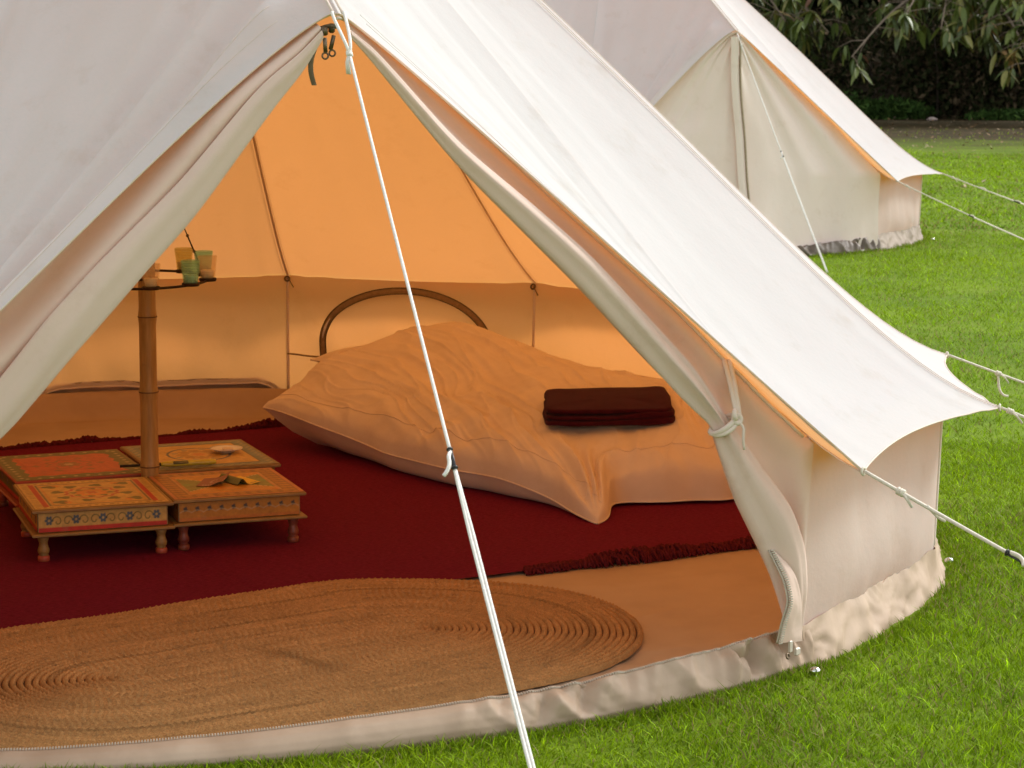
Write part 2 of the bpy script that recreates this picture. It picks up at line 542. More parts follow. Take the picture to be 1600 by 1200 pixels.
def porch(side, u, v):
    """roof panel beside the doorway: u=0 free edge, u=1 ridge"""
    u, v = np.broadcast_arrays(np.asarray(u, float), np.asarray(v, float))
    G = GP[0] if side > 0 else GP[-1]
    idx = 0 if side > 0 else NP
    up = norm(PEAK - APEX)
    e = APEX + (G - APEX) * v[..., None] + up * (0.082 * np.sin(PI * np.clip(v, 0, 1) ** 0.55) * (1 - 0.6 * v))[..., None]
    r = ridge(idx, v)
    p = e + (r - e) * u[..., None]
    n = norm(np.cross(GP[0] - APEX, PEAK - APEX)) if side > 0 else norm(np.cross(PEAK - APEX, GP[-1] - APEX))
    if n[2] < 0: n = -n
    s = 0.045 * 4 * u * (1 - u) * np.sin(PI * np.clip(v, 0, 1))
    k = sstep(0.02, 0.10, v) * sstep(1.0, 0.75, v)
    f = (0.020 if side < 0 else .009) * k * np.exp(-(u / 0.24) ** 2) * np.sin(u * 52 + 1.6 * vnoise(u * 2 + side, v * 3, 0, 3) + side)
    f = f + 0.010 * k * vnoise(u * 11 + 3 * v, v * 1.6, side, 21)
    f = f * sstep(0, 0.10, u) * sstep(1, 0.93, u)
    f = f * (1.55 if side < 0 else 0.35)
    return p + n * (f - s)[..., None]

def attach(side, t):
    """line where the door canvas is sewn under the porch panel"""
    t = np.asarray(t, float)
    v = VT * t
    u = 0.055 * t / (1 - VT * t) + .03 * np.sin(PI * np.clip(t, 0, 1)) ** .7
    p = porch(side, u + 0.004 * (1 - t), v)
    p[..., 2] -= 0.012
    return p

CWALL = lambda i, t: lerp(ridge(i, np.array(VT)) - [0, 0, .01], pol(R0 - .004, ANG[i], 0.085), t)

def wall_grid(i, n=26, m=22, seed=0):
    u = np.linspace(0, 1, n)[:, None]; t = np.linspace(0, 1, m)[None]
    bell = 4 * u * (1 - u)
    top = gore(i, u, np.minimum((VT - 0.006) / (1 - 0.021 * 4 * u * (1 - u)), 0.978))      # (n,1,3)
    top = top - np.array([0, 0, .006])
    a0, a1 = ANG[i], ANG[i + 1]
    hem = 0.088 + (0.055 if 2 < i < 9 else 0.008) * sstep(0, .12, u) * sstep(1, .88, u) * (0.85 + 0.25 * vnoise(u * 3, i, 0, seed + 2)) + 0.006 * vnoise(u * 9, i * 3, 0, seed)
    b0, b1 = pol(R0 - .004, a0, 0), pol(R0 - .004, a1, 0)
    bot = b0 + (b1 - b0) * u[..., None]
    mid = norm(b0 + b1)
    bot = bot + mid * (0.03 * bell)[..., None]
    bot[..., 2] = hem
    P = top + (bot - top) * t[..., None]
    f = 0.010 * vnoise(u * 7 + 0.5 * t, t * 1.3, i, 31 + seed) + 0.006 * vnoise(u * 18 + 2 * t, t * 2, i, 33 + seed) * (0.3 + t)
    f = f - 0.015 * np.sin(PI * t) * bell + 0.035 * np.sin(PI * t ** 2.2) * bell
    edge = sstep(0, .06, u) * sstep(1, .94, u) * sstep(0, .08, t)
    P = P + mid * (f * edge)[..., None]
    return P

def skirt_grid(i, n=90, m=12, seed=0):
    u = np.linspace(0, 1, n)[:, None]; t = np.linspace(0, 1, m)[None]
    a = wall_grid(i, n=n, seed=seed)[:, -1:, :]
    mid = norm(pol(1, ANG[i], 0) + pol(1, ANG[i + 1], 0))
    top = a + np.array([0, 0, .025]) + mid * 0.006
    b0, b1 = pol(R0 + 0.024, ANG[i], 0), pol(R0 + 0.024, ANG[i + 1], 0)
    bot = b0 + (b1 - b0) * u[..., None] + mid * (0.035 * 4 * u * (1 - u))[..., None]
    bot[..., 2] = 0.0
    P = top + (bot - top) * t[..., None]
    f = 0.003 * np.sin(PI * t) + 0.006 * fbm(u * 9 + i * 7, t * 1.4, seed, 41) * np.sin(PI * np.clip(t * .9 + .05, 0, 1)) + 0.010 * np.clip(1 - 3 * np.abs(vnoise(u * 9 + 1.5 * t + i * 5, t * 1.2, 0, 44)), 0, 1) * t + .0045 * (np.abs(np.mod(u * 7 + 2.2 * t + 2.6 * vnoise(u * 4, t * 1.2, i, 46), 2) - 1) * 2 - 1) * t + .0025 * (np.abs(np.mod(u * 11 - 3.5 * t + 3 * vnoise(u * 6, t, i, 47), 2) - 1) * 2 - 1) + .010 * t ** 3
    f = f * (sstep(0, .03, u) * sstep(1, .97, u) * .9 + .1)
    P = P + mid * f[..., None]
    P[:, -1, 2] = -0.004
    return P

def sill_grid(a0, a1, n=150, crumple=True):
    """raised groundsheet lip across the doorway"""
    a = np.linspace(a0, a1, n)
    prof = [(-0.15, 0.010), (-0.105, 0.016), (-0.085, 0.040), (-0.070, 0.068), (-0.055, 0.080), (-0.035, 0.080), (-0.015, 0.070), (0.002, 0.052), (0.012, 0.032), (0.014, 0.014), (0.006, -0.003)]
    k = len(prof)
    # resample the profile finely
    pr = np.array(prof); tt = np.linspace(0, k - 1, 44)
    pr = np.stack([np.interp(tt, np.arange(k), pr[:, 0]), np.interp(tt, np.arange(k), pr[:, 1])], 1)
    flat = np.array([(-0.05, 0.010), (-0.04, 0.016), (-0.030, 0.045), (-0.022, 0.085), (-0.020, 0.103), (-0.016, 0.103), (-0.006, 0.085), (0.008, 0.058), (0.016, 0.032), (0.02, 0.014), (0.012, -0.003)])
    fl = np.stack([np.interp(tt, np.arange(k), flat[:, 0]), np.interp(tt, np.arange(k), flat[:, 1])], 1)
    w = sstep(0.10, 0.40, a)[:, None]
    hs_ = (0.42 + 0.50 * sstep(-0.42, 0.12, a))[:, None]
    r = (pr[None, :, 0] + 0.02 * (1 - hs_)) * (1 - w) + fl[None, :, 0] * w
    z = pr[None, :, 1] * hs_ * (1 - w) + fl[None, :, 1] * w
    q = np.linspace(0, 1, 44)[None]
    A = a[:, None]
    soft = 0.004 * vnoise(A * 9, q * 2, 0, 51)
    tri = lambda x: np.abs(np.mod(x, 2) - 1) * 2 - 1
    warp = 1.3 * vnoise(A * 9, q * 1.5, 0, 59)
    cr = fbm(A * 10, q * 1.2, 0, 55, 2)
    rid = .7 * tri(A * 44 + q * 1.6 + warp) + .7 * tri(A * 33 - q * 2.3 + 1.9 * warp + .6) + .35 * tri(A * 81 + q * 3.2 - 1.5 * warp) + .3 * tri(A * 62 - q * 4.1 + 2.5 * warp)
    d = soft + (0.012 * cr + 0.026 * rid * (.35 + .65 * sstep(-.3, .4, vnoise(A * 14, q, 0, 77)))) * (0.03 + 0.97 * sstep(0.04, 0.24, A)) * np.sin(PI * q) * (1 if crumple else .3)
    # the odd pleat across the tube
    for ac, s_, am in ((-0.175, .012, .006), (-0.02, .010, .005), (0.085, .014, .012), (-0.33, .012, .007)):
        d = d + am * np.exp(-((A - ac + 0.03 * (q - .5)) / s_) ** 2) * np.sin(PI * q)
    r = R0 + r + d * 0.9
    z = z + d * 0.5 * np.sin(PI * q)
    z[:, -1] = -0.004
    return np.stack([r * np.sin(A), -r * np.cos(A), z], -1), a

def ribbon(P, width_dir, w, lift=0.0):
    P = np.asarray(P, float); W = np.asarray(width_dir, float)
    if W.ndim == 1: W = np.broadcast_to(W, P.shape)
    W = W / (np.linalg.norm(W, axis=1)[:, None] + 1e-9)
    return np.stack([P - W * w / 2, P + W * w / 2], 1)

def smooth_rows(T, n):
    T = np.asarray(T, float)
    x = np.linspace(0, len(T) - 1, n)
    out = np.stack([np.interp(x, np.arange(len(T)), T[:, k]) for k in range(T.shape[1])], 1)
    for _ in range(10):
        out[1:-1] = 0.25 * out[:-2] + 0.5 * out[1:-1] + 0.25 * out[2:]
    return out

def flap(side, rows, cor, parent, seed):
    """tied-back door canvas. rows: (att_t or 1+wall_t, Fx, Fz, roll radius, flatness)"""
    n = 130
    T = smooth_rows(rows, n)
    ta = T[:, 0]
    A1 = attach(side, np.clip(ta, 0, 1))
    A2 = np.stack([CWALL(cor, min(max(t - 1, 0), 1)) for t in ta])
    att = np.where((ta <= 1)[:, None], A1, A2)
    if side > 0:
        att = np.where(((ta > .97) & (ta < 1.03))[:, None], .5 * (A1 + A2), att)
    F = np.stack([T[:, 1], np.full(n, -2.215), T[:, 2]], 1)
    nv = 44
    G = np.zeros((n, nv, 3))
    s = np.linspace(0, 1, n)
    for i in range(n):
        e = F[i] - att[i]; e[1] = 0
        d = np.linalg.norm(e); e = e / (d + 1e-9)
        nn = np.array([0, -1.0, 0])
        r = T[i, 3]; fl = T[i, 4]
        v = np.linspace(0, 1, nv)
        lat = np.zeros(nv); dep = np.zeros(nv)
        k0 = 20
        w = np.linspace(0, 1, k0)
        lat[:k0] = w * max(d - r, 0.002)
        sag = min(0.024, 0.22 * d)
        dep[:k0] = -r * fl * sstep(0.3, 1, w) + sag * np.sin(PI * w) * np.sin(2.2 * PI * w + seed) 
        th = np.linspace(-PI / 2, PI * 1.25, nv - k0)
        rr = r * (1 - 0.22 * sstep(PI / 2, PI * 1.25, th))
        pl = 1 + (0.13 + 0.26 * math.exp(-((s[i] - rowtie[side]) / .11) ** 2)) * np.sin(th * 5 + 3 * vnoise(s[i] * 4, seed)) + (0.05 + .10 * math.exp(-((s[i] - rowtie[side]) / .09) ** 2)) * np.sin(th * 11 + s[i] * 7)
        lat[k0:] = max(d - r, 0.002) + rr * np.cos(th) * (1 if True else 1)
        dep[k0:] = rr * fl * np.sin(th) * pl
        lat[k0:] += rr * (pl - 1) * np.cos(th) * 0.5
        dep += 0.010 * sstep(0, .2, v)
        G[i] = att[i] + (F[i] - att[i])[1] * nn * -0 + np.outer(lat, e) + np.outer(dep, nn)
        G[i, :, 1] += (F[i] - att[i])[1] * sstep(0, 0.4, v)
    wob = 0.004 * fbm(s[:, None] * 9, np.linspace(0, 3, nv)[None], seed, 61)
    G[..., 1] -= wob * sstep(0, .15, np.linspace(0, 1, nv))[None]
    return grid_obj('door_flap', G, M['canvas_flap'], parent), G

rowtie = {1: 0.53, -1: 0.86}

def make_tent(loc, rz, closed, label, seed=0):
    t = thing('bell_tent', label, 'tent', loc, rz)
    nu, nv = (34, 46) if not closed else (20, 30)
    u = np.linspace(0, 1, nu)[:, None]; v = np.linspace(0.0, 1, nv)[None]
    for i in range(NP):
        G = gore(i, u, 0.012 + 0.988 * v, seed)
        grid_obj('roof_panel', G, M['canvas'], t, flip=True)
        # bound eave
        e = gore(i, np.linspace(0, 1, 40), np.ones(40), seed)
        hb = MB(); hb.tube(e, 0.0026, 6); hb.obj('eave_hem', M['canvas_double'], t)
        Wg = wall_grid(i, seed=seed)
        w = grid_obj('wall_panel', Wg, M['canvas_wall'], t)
        hm = MB(); hm.tube(Wg[:, -1] + np.array([0, 0, .002]), 0.004, 5); hm.obj('hem', M['canvas_double'], w)
        grid_obj('groundsheet_skirt', skirt_grid(i, seed=seed), M['pvc_mid'] if closed else M['pvc'], t)
    for i in range(NP + 1):
        vv = np.linspace(0.02, 1, 46)
        p = ridge(i, vv)
        mb = MB(); mb.tube(p - np.array([0, 0, .004]), 0.0055, 6, flat=0.35)
        mb.obj('roof_seam', M['canvas_double'], t)
        # stitched line on the outside, a welt 2 mm proud
        if 0 < i < NP:
            q = p + np.array([0, 0, .001])
            side = norm(np.cross(GP[i], [0, 0, 1]))
            mb = MB(); mb.tube(q + side * .012, 0.0013, 5); mb.tube(q - side * .012, 0.0013, 5)
            mb.obj('roof_welt', M['canvas_double'], t)
        if True:
            top = ridge(i, np.array(VT - .006)) - [0, 0, .006]; bot = pol(R0 - .004, ANG[i], 0.10)
            mb = MB(); mb.tube([lerp(top, bot, x) for x in np.linspace(0, 1, 12)], 0.006, 6)
            mb.obj('wall_seam', M['canvas_double'], t)
            # eave cord toggle
            mb = MB(); inn = norm(-bot * [1, 1, 0])
            mb.torus(top + inn * .014 + [0, 0, -.014], .010, .004, (inn[0], inn[1], .3), 10, 6)
            mb.tube([top + inn * .014 + [0, 0, -.014], top + inn * .03 + [0.01, 0, -.012], top + inn * .03 + [0.03, 0, -.05]], .002, 5)
            mb.obj('toggle', M['webbing_dark'], t)
    # porch panels
    nu2, nv2 = (60, 90) if not closed else (26, 40)
    for side in (1, -1):
        u2 = np.linspace(0, 1, nu2)[:, None] ** 1.4; v2 = np.linspace(0, 1, nv2)[None] ** 1.15
        G = porch(side, u2, v2)
        o = grid_obj('porch_panel', G, M['canvas'], t, flip=(side < 0))
        e = porch(side, np.zeros(90), np.linspace(0, 1, 90))
        nn = norm(np.cross(GP[0] - APEX, PEAK - APEX)) if side > 0 else norm(np.cross(PEAK - APEX, GP[-1] - APEX))
        if nn[2] < 0: nn = -nn
        inw = norm(np.cross(nn, (GP[0] if side > 0 else GP[-1]) - APEX))
        if inw[2] < 0: inw = -inw
        wd = np.linspace(0, 1, 90)
        H = np.stack([e + nn * 0.002, e - inw * .001 - nn * .001, e - nn * .004 + inw * .003, e - nn * .005 + (inw[None] * (0.022 * sstep(1, .9, wd) * sstep(0, .06, wd))[:, None])], 1)
        st = MB()
        for uu_ in (.040, .062):
            st.tube(porch(side, np.full(80, uu_), np.linspace(.08, .97, 80)) + nn * .0004, .0007, 5)
        st.obj('hem_stitch', M['canvas_double'], o)
        grid_obj('porch_hem', H, M['canvas_double'], o)
    # ridge tape at the door apex
    p = lerp(APEX, PEAK, 0) + np.outer(np.linspace(-0.004, .5, 20), norm(PEAK - APEX))
    p[:, 2] += 0.004
    mb = MB()
    for dx in (-.011, .011):
        mb.tube(p + [dx, 0, 0], 0.0035, 5)
    mb.obj('ridge_tape', M['canvas_double'], t)
    mb = MB(); mb.lathe([(0.001, 2.875), (0.06, 2.868), (0.10, 2.83), (0.12, 2.79)], 18, caps=False); mb.obj('peak_cap', M['canvas_double'], t)
    # groundsheet floor
    a = np.linspace(0, 2 * PI, 260, endpoint=False); rr = np.r_[np.linspace(0, 1.2, 16), np.linspace(1.22, 2.3, 60), np.linspace(2.33, R0 - 0.03, 10)]
    X = rr[:, None] * np.sin(a)[None]; Y = -rr[:, None] * np.cos(a)[None]
    rip = sstep(-.98, -1.12, Y)
    Z = 0.008 + rip * (0.004 * fbm(X * 2.2, Y * 7, 0, 71) + 0.006 * np.clip(1 - 2.5 * np.abs(vnoise(X * 2.0 + Y, Y * 8, 0, 73)), 0, 1) + .004 * np.clip(1 - 3 * np.abs(vnoise(X * 3.0 - 2 * Y, Y * 11, 0, 74)), 0, 1))
    back = sstep(DD + .02, DD + .25, np.minimum(a, 2 * PI - a))[None] + 0 * X
    rr2 = rr[:, None] + 0 * X
    Z = Z + back * (.11 * sstep(2.34, 2.47, rr2) ** 1.6 + .006 * vnoise(a[None] * 9, rr2 * 4, 0, 75) * sstep(2.30, 2.45, rr2))
    grid_obj('groundsheet', np.stack([X, Y, Z], -1), M['pvc_floor'], t, close_m=True)
    # door sill
    G, aa = sill_grid(-DD - .012, DD + .012, 420)
    sl = grid_obj('door_sill', G, M['pvc_dark'] if closed else M['pvc'], t)
    zl = G[:, 19] + np.array([0, 0, .003])
    rad = norm(np.array([0, -1, 0]))
    mb = MB()
    L = np.r_[0, np.cumsum(np.linalg.norm(np.diff(zl, axis=0), axis=1))]
    if not closed:
        step = 0.0065
        for q in np.arange(0, L[-1], step):
            p = np.array([np.interp(q, L, zl[:, k]) for k in range(3)])
            mb.box(p, (.0032, .007, .004), math.atan2(p[0], -p[1]))
        z_ = mb.obj('zip', M['zip_teeth'], sl, smooth=False)
    return t

# ------------------------------------------------------------------ the open tent
tent = make_tent((0, 0, 0), 0, False, 'large cream canvas bell tent with its door flaps tied open, nearest the camera')

rowsR = [(0.03, 0.034, 1.592, .008, .8), (0.09, .085, 1.538, .014, .8), (0.25, .275, 1.310, .024, .8), (0.40, .440, 1.150, .036, .8), (0.53, .597, .998, .045, .8), (0.66, .766, .820, .048, .8),
         (0.75, .870, .718, .042, .8), (0.83, .950, .648, .022, .9), (0.90, .962, .595, .032, .8), (1.0, 1.005, .470, .056, .65), (1.25, 1.055, .375, .066, .6), (1.5, 1.105, .275, .060, .55), (1.75, 1.140, .185, .042, .55), (0.985 + 1, 1.172, .085, .016, .6)]
fr, GR = flap(1, rowsR, 0, tent, 1.3)
rowsL = [(0.03, -0.030, 1.590, .010, .6), (0.08, -.075, 1.520, .020, .5), (0.16, -.155, 1.425, .034, .45), (0.31, -.333, 1.190, .050, .4), (0.45, -.480, 1.035, .056, .4), (0.58, -.629, .880, .060, .4), (0.70, -.775, .715, .056, .45),
         (0.79, -.900, .640, .036, .7), (0.83, -.955, .610, .022, .9), (0.90, -.965, .56, .034, .8), (1.0, -1.01, .46, .046, .75), (1.5, -1.11, .255, .04, .7), (1.985, -1.165, .105, .012, .8)]
fl_, GL = flap(-1, rowsL, NP, tent, 4.1)

# tie-back of the right flap
tie_p = np.array([0.975, -2.235, 0.650])
seam_p = attach(1, np.array(0.815)) + np.array([0, -.006, -.004])
dirb = norm(np.array([0.40, 0, -0.62]))
mb = MB()
K = 26
a = np.arange(K + 1) * 2 * PI / K
e1 = np.array([0.80, 0, 0.55]); e1 = norm(e1); e2 = np.array([0, -1.0, 0])
loop = tie_p + np.outer(.036 * np.cos(a), e1) + np.outer(.028 * np.sin(a), e2)
mb.tube(loop, .0065, 8, flat=1.5)
loop2 = loop + dirb * .010 * np.sin(a)[:, None] + e2 * .003
mb.tube(loop2, .0055, 8)
kn = tie_p + e1 * .030 + e2 * .026
mb.torus(kn, .010, .007, (.2, -1, .2), 14, 8)
mb.torus(kn + [-.008, -.004, .012], .009, .0065, (.8, -.6, .1), 14, 8)
for dx in (0, .014):
    q = [kn + [dx * .4, 0, 0], lerp(kn, seam_p + [dx, 0, 0], .5) + [dx * .3, -.012, -.002], seam_p + [dx, 0, 0.002]]
    q = np.array([(1 - s) ** 2 * q[0] + 2 * s * (1 - s) * q[1] + s * s * q[2] for s in np.linspace(0, 1, 10)])
    mb.tube(q, .0048, 7, flat=1.5)
q = np.array([kn, kn + [.012, -.012, -.02], kn + [.010, -.014, -.05], kn + [.015, -.010, -.075]])
mb.tube(np.array([[np.interp(s, [0, 1, 2, 3], q[:, k]) for k in range(3)] for s in np.linspace(0, 3, 12)]), .0035, 6)
mb.obj('tie_cord', M['canvas_double'], fr)
# loose zip facing at the foot of the right flap
pz = np.array([(1.104, -2.250, .330), (1.128, -2.290, .258), (1.133, -2.304, .206), (1.119, -2.298, .158), (1.113, -2.286, .100)])
pz = smooth_rows(pz, 40)
pr_ = np.array([(1.108, -2.250, .331), (1.158, -2.268, .280), (1.182, -2.262, .21), (1.196, -2.246, .14), (1.202, -2.232, .085)])
pr_ = smooth_rows(pr_, 40)
w_ = np.linspace(0, 1, 12)
G = pz[:, None] + (pr_ - pz)[:, None] * w_[None, :, None]
G[..., 1] -= 0.005 * np.sin(PI * w_)[None] + .004 * vnoise(np.linspace(0, 5, 40)[:, None], w_[None] * 3, 0, 8)
grid_obj('flap_facing', G, M['canvas_flap'], fr)
mb = MB()
L = np.r_[0, np.cumsum(np.linalg.norm(np.diff(pz, axis=0), axis=1))]
for q in np.arange(0, L[-1], .0062):
    p = np.array([np.interp(q, L, pz[:, k]) for k in range(3)])
    mb.box(p + [0, -.004, 0], (.010, .005, .0035))
mb.obj('zip', M['zip_teeth'], fr, smooth=False)
tp = MB(); tp.tube(pz + [-.006, 0.001, 0], .006, 6, flat=.4); tp.obj('zip_tape', M['zip_tape'], fr)
# zip end box and grommet on the sill at the right corner
mb = MB(); mb.box((1.150, -2.272, .084), (.011, .006, .030), DD, .002); mb.box((1.172, -2.266, .068), (.018, .008, .020), DD, .003)
mb.obj('zip_slider', M['zip_teeth'], tent, smooth=False)
mb = MB(); mb.torus((1.132, -2.294, .066), .006, .0025, (.45, -.85, .3), 12, 6); mb.obj('eyelet', M['bronze'], tent)

# zip pulls and toggle strap under the apex
for k, (dx, dz, rot) in enumerate(((-.026, -.058, -.05), (-.006, -.052, .25))):
    c = APEX + [dx, .018 + .012 * k, dz]
    mb = MB()
    mb.box(c + [0, 0, .020], (.013, .010, .022), 0, .003)
    R_ = Matrix.Rotation(rot, 3, 'Y')
    mb.box(c + [0, -.004, -.012], (.009, .003, .034), 0, .001, R=np.array(R_))
    mb.torus(c + [0.1 * rot * 0, -.004, -.036], .007, .0022, (0, -1, .1), 14, 6)
    mb.obj('zip_slider', M['bronze'], tent)
ps = np.array([(-.045, -2.222, 1.575), (-.060, -2.228, 1.545), (-.062, -2.228, 1.515), (-.052, -2.226, 1.485)])
ps = smooth_rows(ps, 16)
grid_obj('toggle_strap', np.stack([ps - [.006, -.002, 0], ps + [0, -.003, 0], ps + [.006, .002, 0]], 1), M['webbing_dark'], tent)
# dark webbing along the top of the left flap
e = attach(-1, np.linspace(0.0, .085, 24)); e = e + [0.0, -.002, -.022]
mb = MB(); mb.tube(e, .008, 6, flat=.6); mb.obj('zip_tape', M['webbing_dark'], fl_)
e = attach(1, np.linspace(0.0, .98, 60)) + np.array([0, -.004, -.002])
mb = MB(); mb.tube(e, .0045, 6); mb.obj('seam_cord', M['canvas_double'], fr)

# arched window in the rear wall
iw = 4
def wall_pt(u, z, off=0.012):
    W = WG4
    uu = np.clip(u, 0, 1) * (W.shape[0] - 1)
    i0 = int(min(max(math.floor(uu), 0), W.shape[0] - 2)); fu = uu - i0
    c = W[i0] * (1 - fu) + W[i0 + 1] * fu
    zz = c[::-1, 2]
    p = np.array([np.interp(z, zz, c[::-1, k]) for k in range(3)])
    p[2] = z
    return p - norm(p * [1, 1, 0]) * off
WG4 = wall_grid(iw, seed=0)
arch = []
for th in np.linspace(-0.25, PI + 0.25, 60):
    uu = 0.515 + 0.345 * math.cos(th); zz = 0.315 + 0.235 * math.sin(th) if math.sin(th) > 0 else 0.315 + 0.5 * math.sin(th)
    arch.append(wall_pt(uu, zz))
arch = np.array(arch)
win = thing('x', None, None)
bpy.data.objects.remove(win)
inn = norm(-(WG4[13, 10] * [1, 1, 0]))
wd = np.gradient(arch, axis=0); wdir = np.cross(wd, inn)
wt = grid_obj('window_trim', np.concatenate([ribbon(arch, wdir, .030), ribbon(arch + inn * .004, wdir, .012)], 1)[:, [0, 2, 3, 1]], M['webbing'], tent)
wdn = wdir / np.linalg.norm(wdir, axis=1)[:, None]
tube = MB(); tube.tube(arch + inn * .003 + wdn * .013, .0022, 5); tube.tube(arch + inn * .003 - wdn * .013, .0022, 5)
tube.obj('zip', M['webbing_dark'], wt)
sl = np.array([wall_pt(.515 + .345 * math.cos(t_), .315 + .235 * math.sin(t_), .020) for t_ in np.linspace(.10, .48, 14)])
mb = MB(); mb.tube(sl, np.interp(np.linspace(0, 1, 14), [0, .5, 1], [.003, .009, .003]), 6, flat=.5)  # solid white strip painted as daylight showing through the open zip
tag(mb.obj('zip_daylight_strip', M['china'], wt), 'pale strip standing in for daylight through the zip, lower right of the arched trim')
sp = np.array([wall_pt(x, .262 + .006 * math.sin(x * 20), .015) for x in np.linspace(.80, 1.0, 10)])
mb = MB(); mb.tube(sp, .004, 5); mb.obj('hem_cord', M['webbing'], tent)

# ------------------------------------------------------------------ the second tent
tent_two = make_tent((6.002, 10.598, 0), 0.02, True, 'smaller-looking cream bell tent with its door zipped shut, standing behind on the lawn', 90)
# closed door canvas: two leaves meeting on a zip
for side, cor in ((1, 0), (-1, NP)):
    n = 44; m = 26
    tt = np.linspace(0, 1, n)
    outer = []
    for s in tt:
        outer.append(attach(side, np.array(min(s / .62, 1.0))) if s < .62 else CWALL(cor, (s - .62) / .38))
    outer = np.array(outer)
    inner = np.stack([np.zeros(n), np.full(n, -2.225), np.linspace(1.61, .05, n)], 1)
    inner[:, 1] -= 0.285 * np.linspace(0, 1, n) ** 1.5
    w = np.linspace(0, 1, m)
    outer[:, 2] -= .05 * sstep(.75, 1, tt); outer[:, :2] *= (1 + .008 * sstep(.75, 1, tt))[:, None]
    G = inner[:, None] + (outer - inner)[:, None] * w[None, :, None]
    f = 0.020 * vnoise(w[None] * 7 + tt[:, None] * side, tt[:, None] * 1.7, side, 81) + .010 * vnoise(w[None] * 15, tt[:, None] * 2, side, 83)
    G[..., 1] -= (0.025 * np.sin(PI * w)[None] * tt[:, None] + f * sstep(0, .08, w)[None] * sstep(1, .92, w)[None]) 
    dl = grid_obj('door_leaf', G, M['canvas_leaf'], tent_two, flip=(side > 0))
zz = np.linspace(1.6, .1, 40)
zp = np.stack([0.004 * np.sin(zz * 9), -2.24 - 0.275 * ((1.6 - zz) / 1.5) ** 1.5, zz], 1)
grid_obj('zip_cover', np.stack([zp - [.045, -.006, 0], zp - [.02, .006, 0], zp + [.01, -.008, 0], zp + [.012, .006, 0]], 1), M['canvas_leaf'], tent_two)
mb = MB(); mb.tube(zp + [.026, -.001, 0], .015, 6, flat=.4); mb.obj('zip', M['webbing_tan'], tent_two)

# ------------------------------------------------------------------ guy ropes
def rope_curve(a, b, sag, n=40):
    s = np.linspace(0, 1, n)
    p = a + (b - a) * s[:, None]
    p[:, 2] -= sag * 4 * s * (1 - s)
    return p

def twist_rope(mb, P, r):
    """two-strand laid line"""
    mb.tube(P, r, 7)

def guy(a, b, slider_t, label, group, r=.0048, dbl=True, knot=None, tails=True, mat='rope', sag=.01, mm=1.0, lin='guy_rope'):
    a, b = np.asarray(a, float), np.asarray(b, float)
    g = thing(lin, label, 'rope', b, 0, group)
    P = rope_curve(a, b, sag, 60) - b
    k = int(slider_t * 59)
    mb = MB(); twist_rope(mb, P[:k + 1], r)
    mb.obj('line', M[mat], g)
    T = norm(b - a)
    side = norm(np.cross(T, [0, 0, 1.0]))
    upv = np.cross(side, T)
    if dbl:
        mb = MB()
        w = r * 1.15 * mm
        env = np.minimum(1, np.linspace(0, 1, 60 - k) * 6)[:, None]
        Q = P[k:]
        mb.tube(Q + side * w * env, r, 7)
        mb.tube(Q - side * w * env, r, 7)
        mb.obj('doubled_line', M[mat], g)
    c = P[k]
    # slider: flat metal plate with the rope threaded through
    mb = MB()
    X = np.stack([T, side, upv], 1)
    tc = norm(CAM - b - c); tc = norm(tc - T * (tc @ T)); X = np.stack([T, np.cross(tc, T), tc], 1)
    mb.box(c + T * .014 + tc * r * 1.6, (.046, r * 2.5, .004), 0, .0015, R=X)
    mb.torus(c + T * -.012 + tc * r * 1.2, r * 1.3, r * .6, T, 12, 6); mb.torus(c + T * .033 + tc * r * 1.2, r * 1.5, r * .6, T, 12, 6)
    mb.obj('slider', M['black_plastic'], g)
    mb = MB()
    lp = np.array([c + T * -.006 + upv * .004, c + T * .006 + side * .012 + upv * .010, c + T * .026 + side * .008 + upv * .012, c + T * .044 + side * .020 + upv * .006, c + T * .048 + side * .026])
    mb.tube(smooth_rows(lp, 18) if len(lp) > 3 else lp, r * 1.15, 7)
    mb.obj('rope_end', M[mat], g)
    if knot:
        j = int(knot * 59)
        c = P[j]
        mb = MB()
        for q in range(3):
            mb.torus(c + T * (q - 1) * r * 1.5, r * 1.25, r * .95, T + .25 * side * (q - 1), 12, 7)
        mb.tube([c, c + T * .022 + side * .006 + upv * -.004, c + T * .045 + side * .003 + upv * -.02], r * .8, 6)
        mb.obj('knot', M[mat], g)
    return g

def ground_peg(p, label, group, shiny=True, lean=(0, 0)):
    p = np.asarray(p, float)
    g = thing('tent_peg', label, 'peg', p, 0, group)
    mb = MB()
    mb.lathe([(.001, .030), (.008, .029), (.0135, .024), (.0145, .018), (.012, .013), (.006, .011)], 16)
    mb.obj('head', M['chrome'], g)
    mb = MB(); mb.lathe([(.005, .012), (.005, -.10), (.001, -.13)], 8); mb.obj('shank', M['chrome'], g)
    return g

A0 = APEX + [0.004, -.012, -.015]
end = np.array([3.95 * math.sin(-.017), -3.95 * math.cos(.017), 0.0])
g = guy(A0 + (end - A0) * .045, end, .505, 'white guy rope from the top of the open doorway, crossing in front of it', 'guy ropes of the tents', r=.0036, knot=.012, mm=.8)
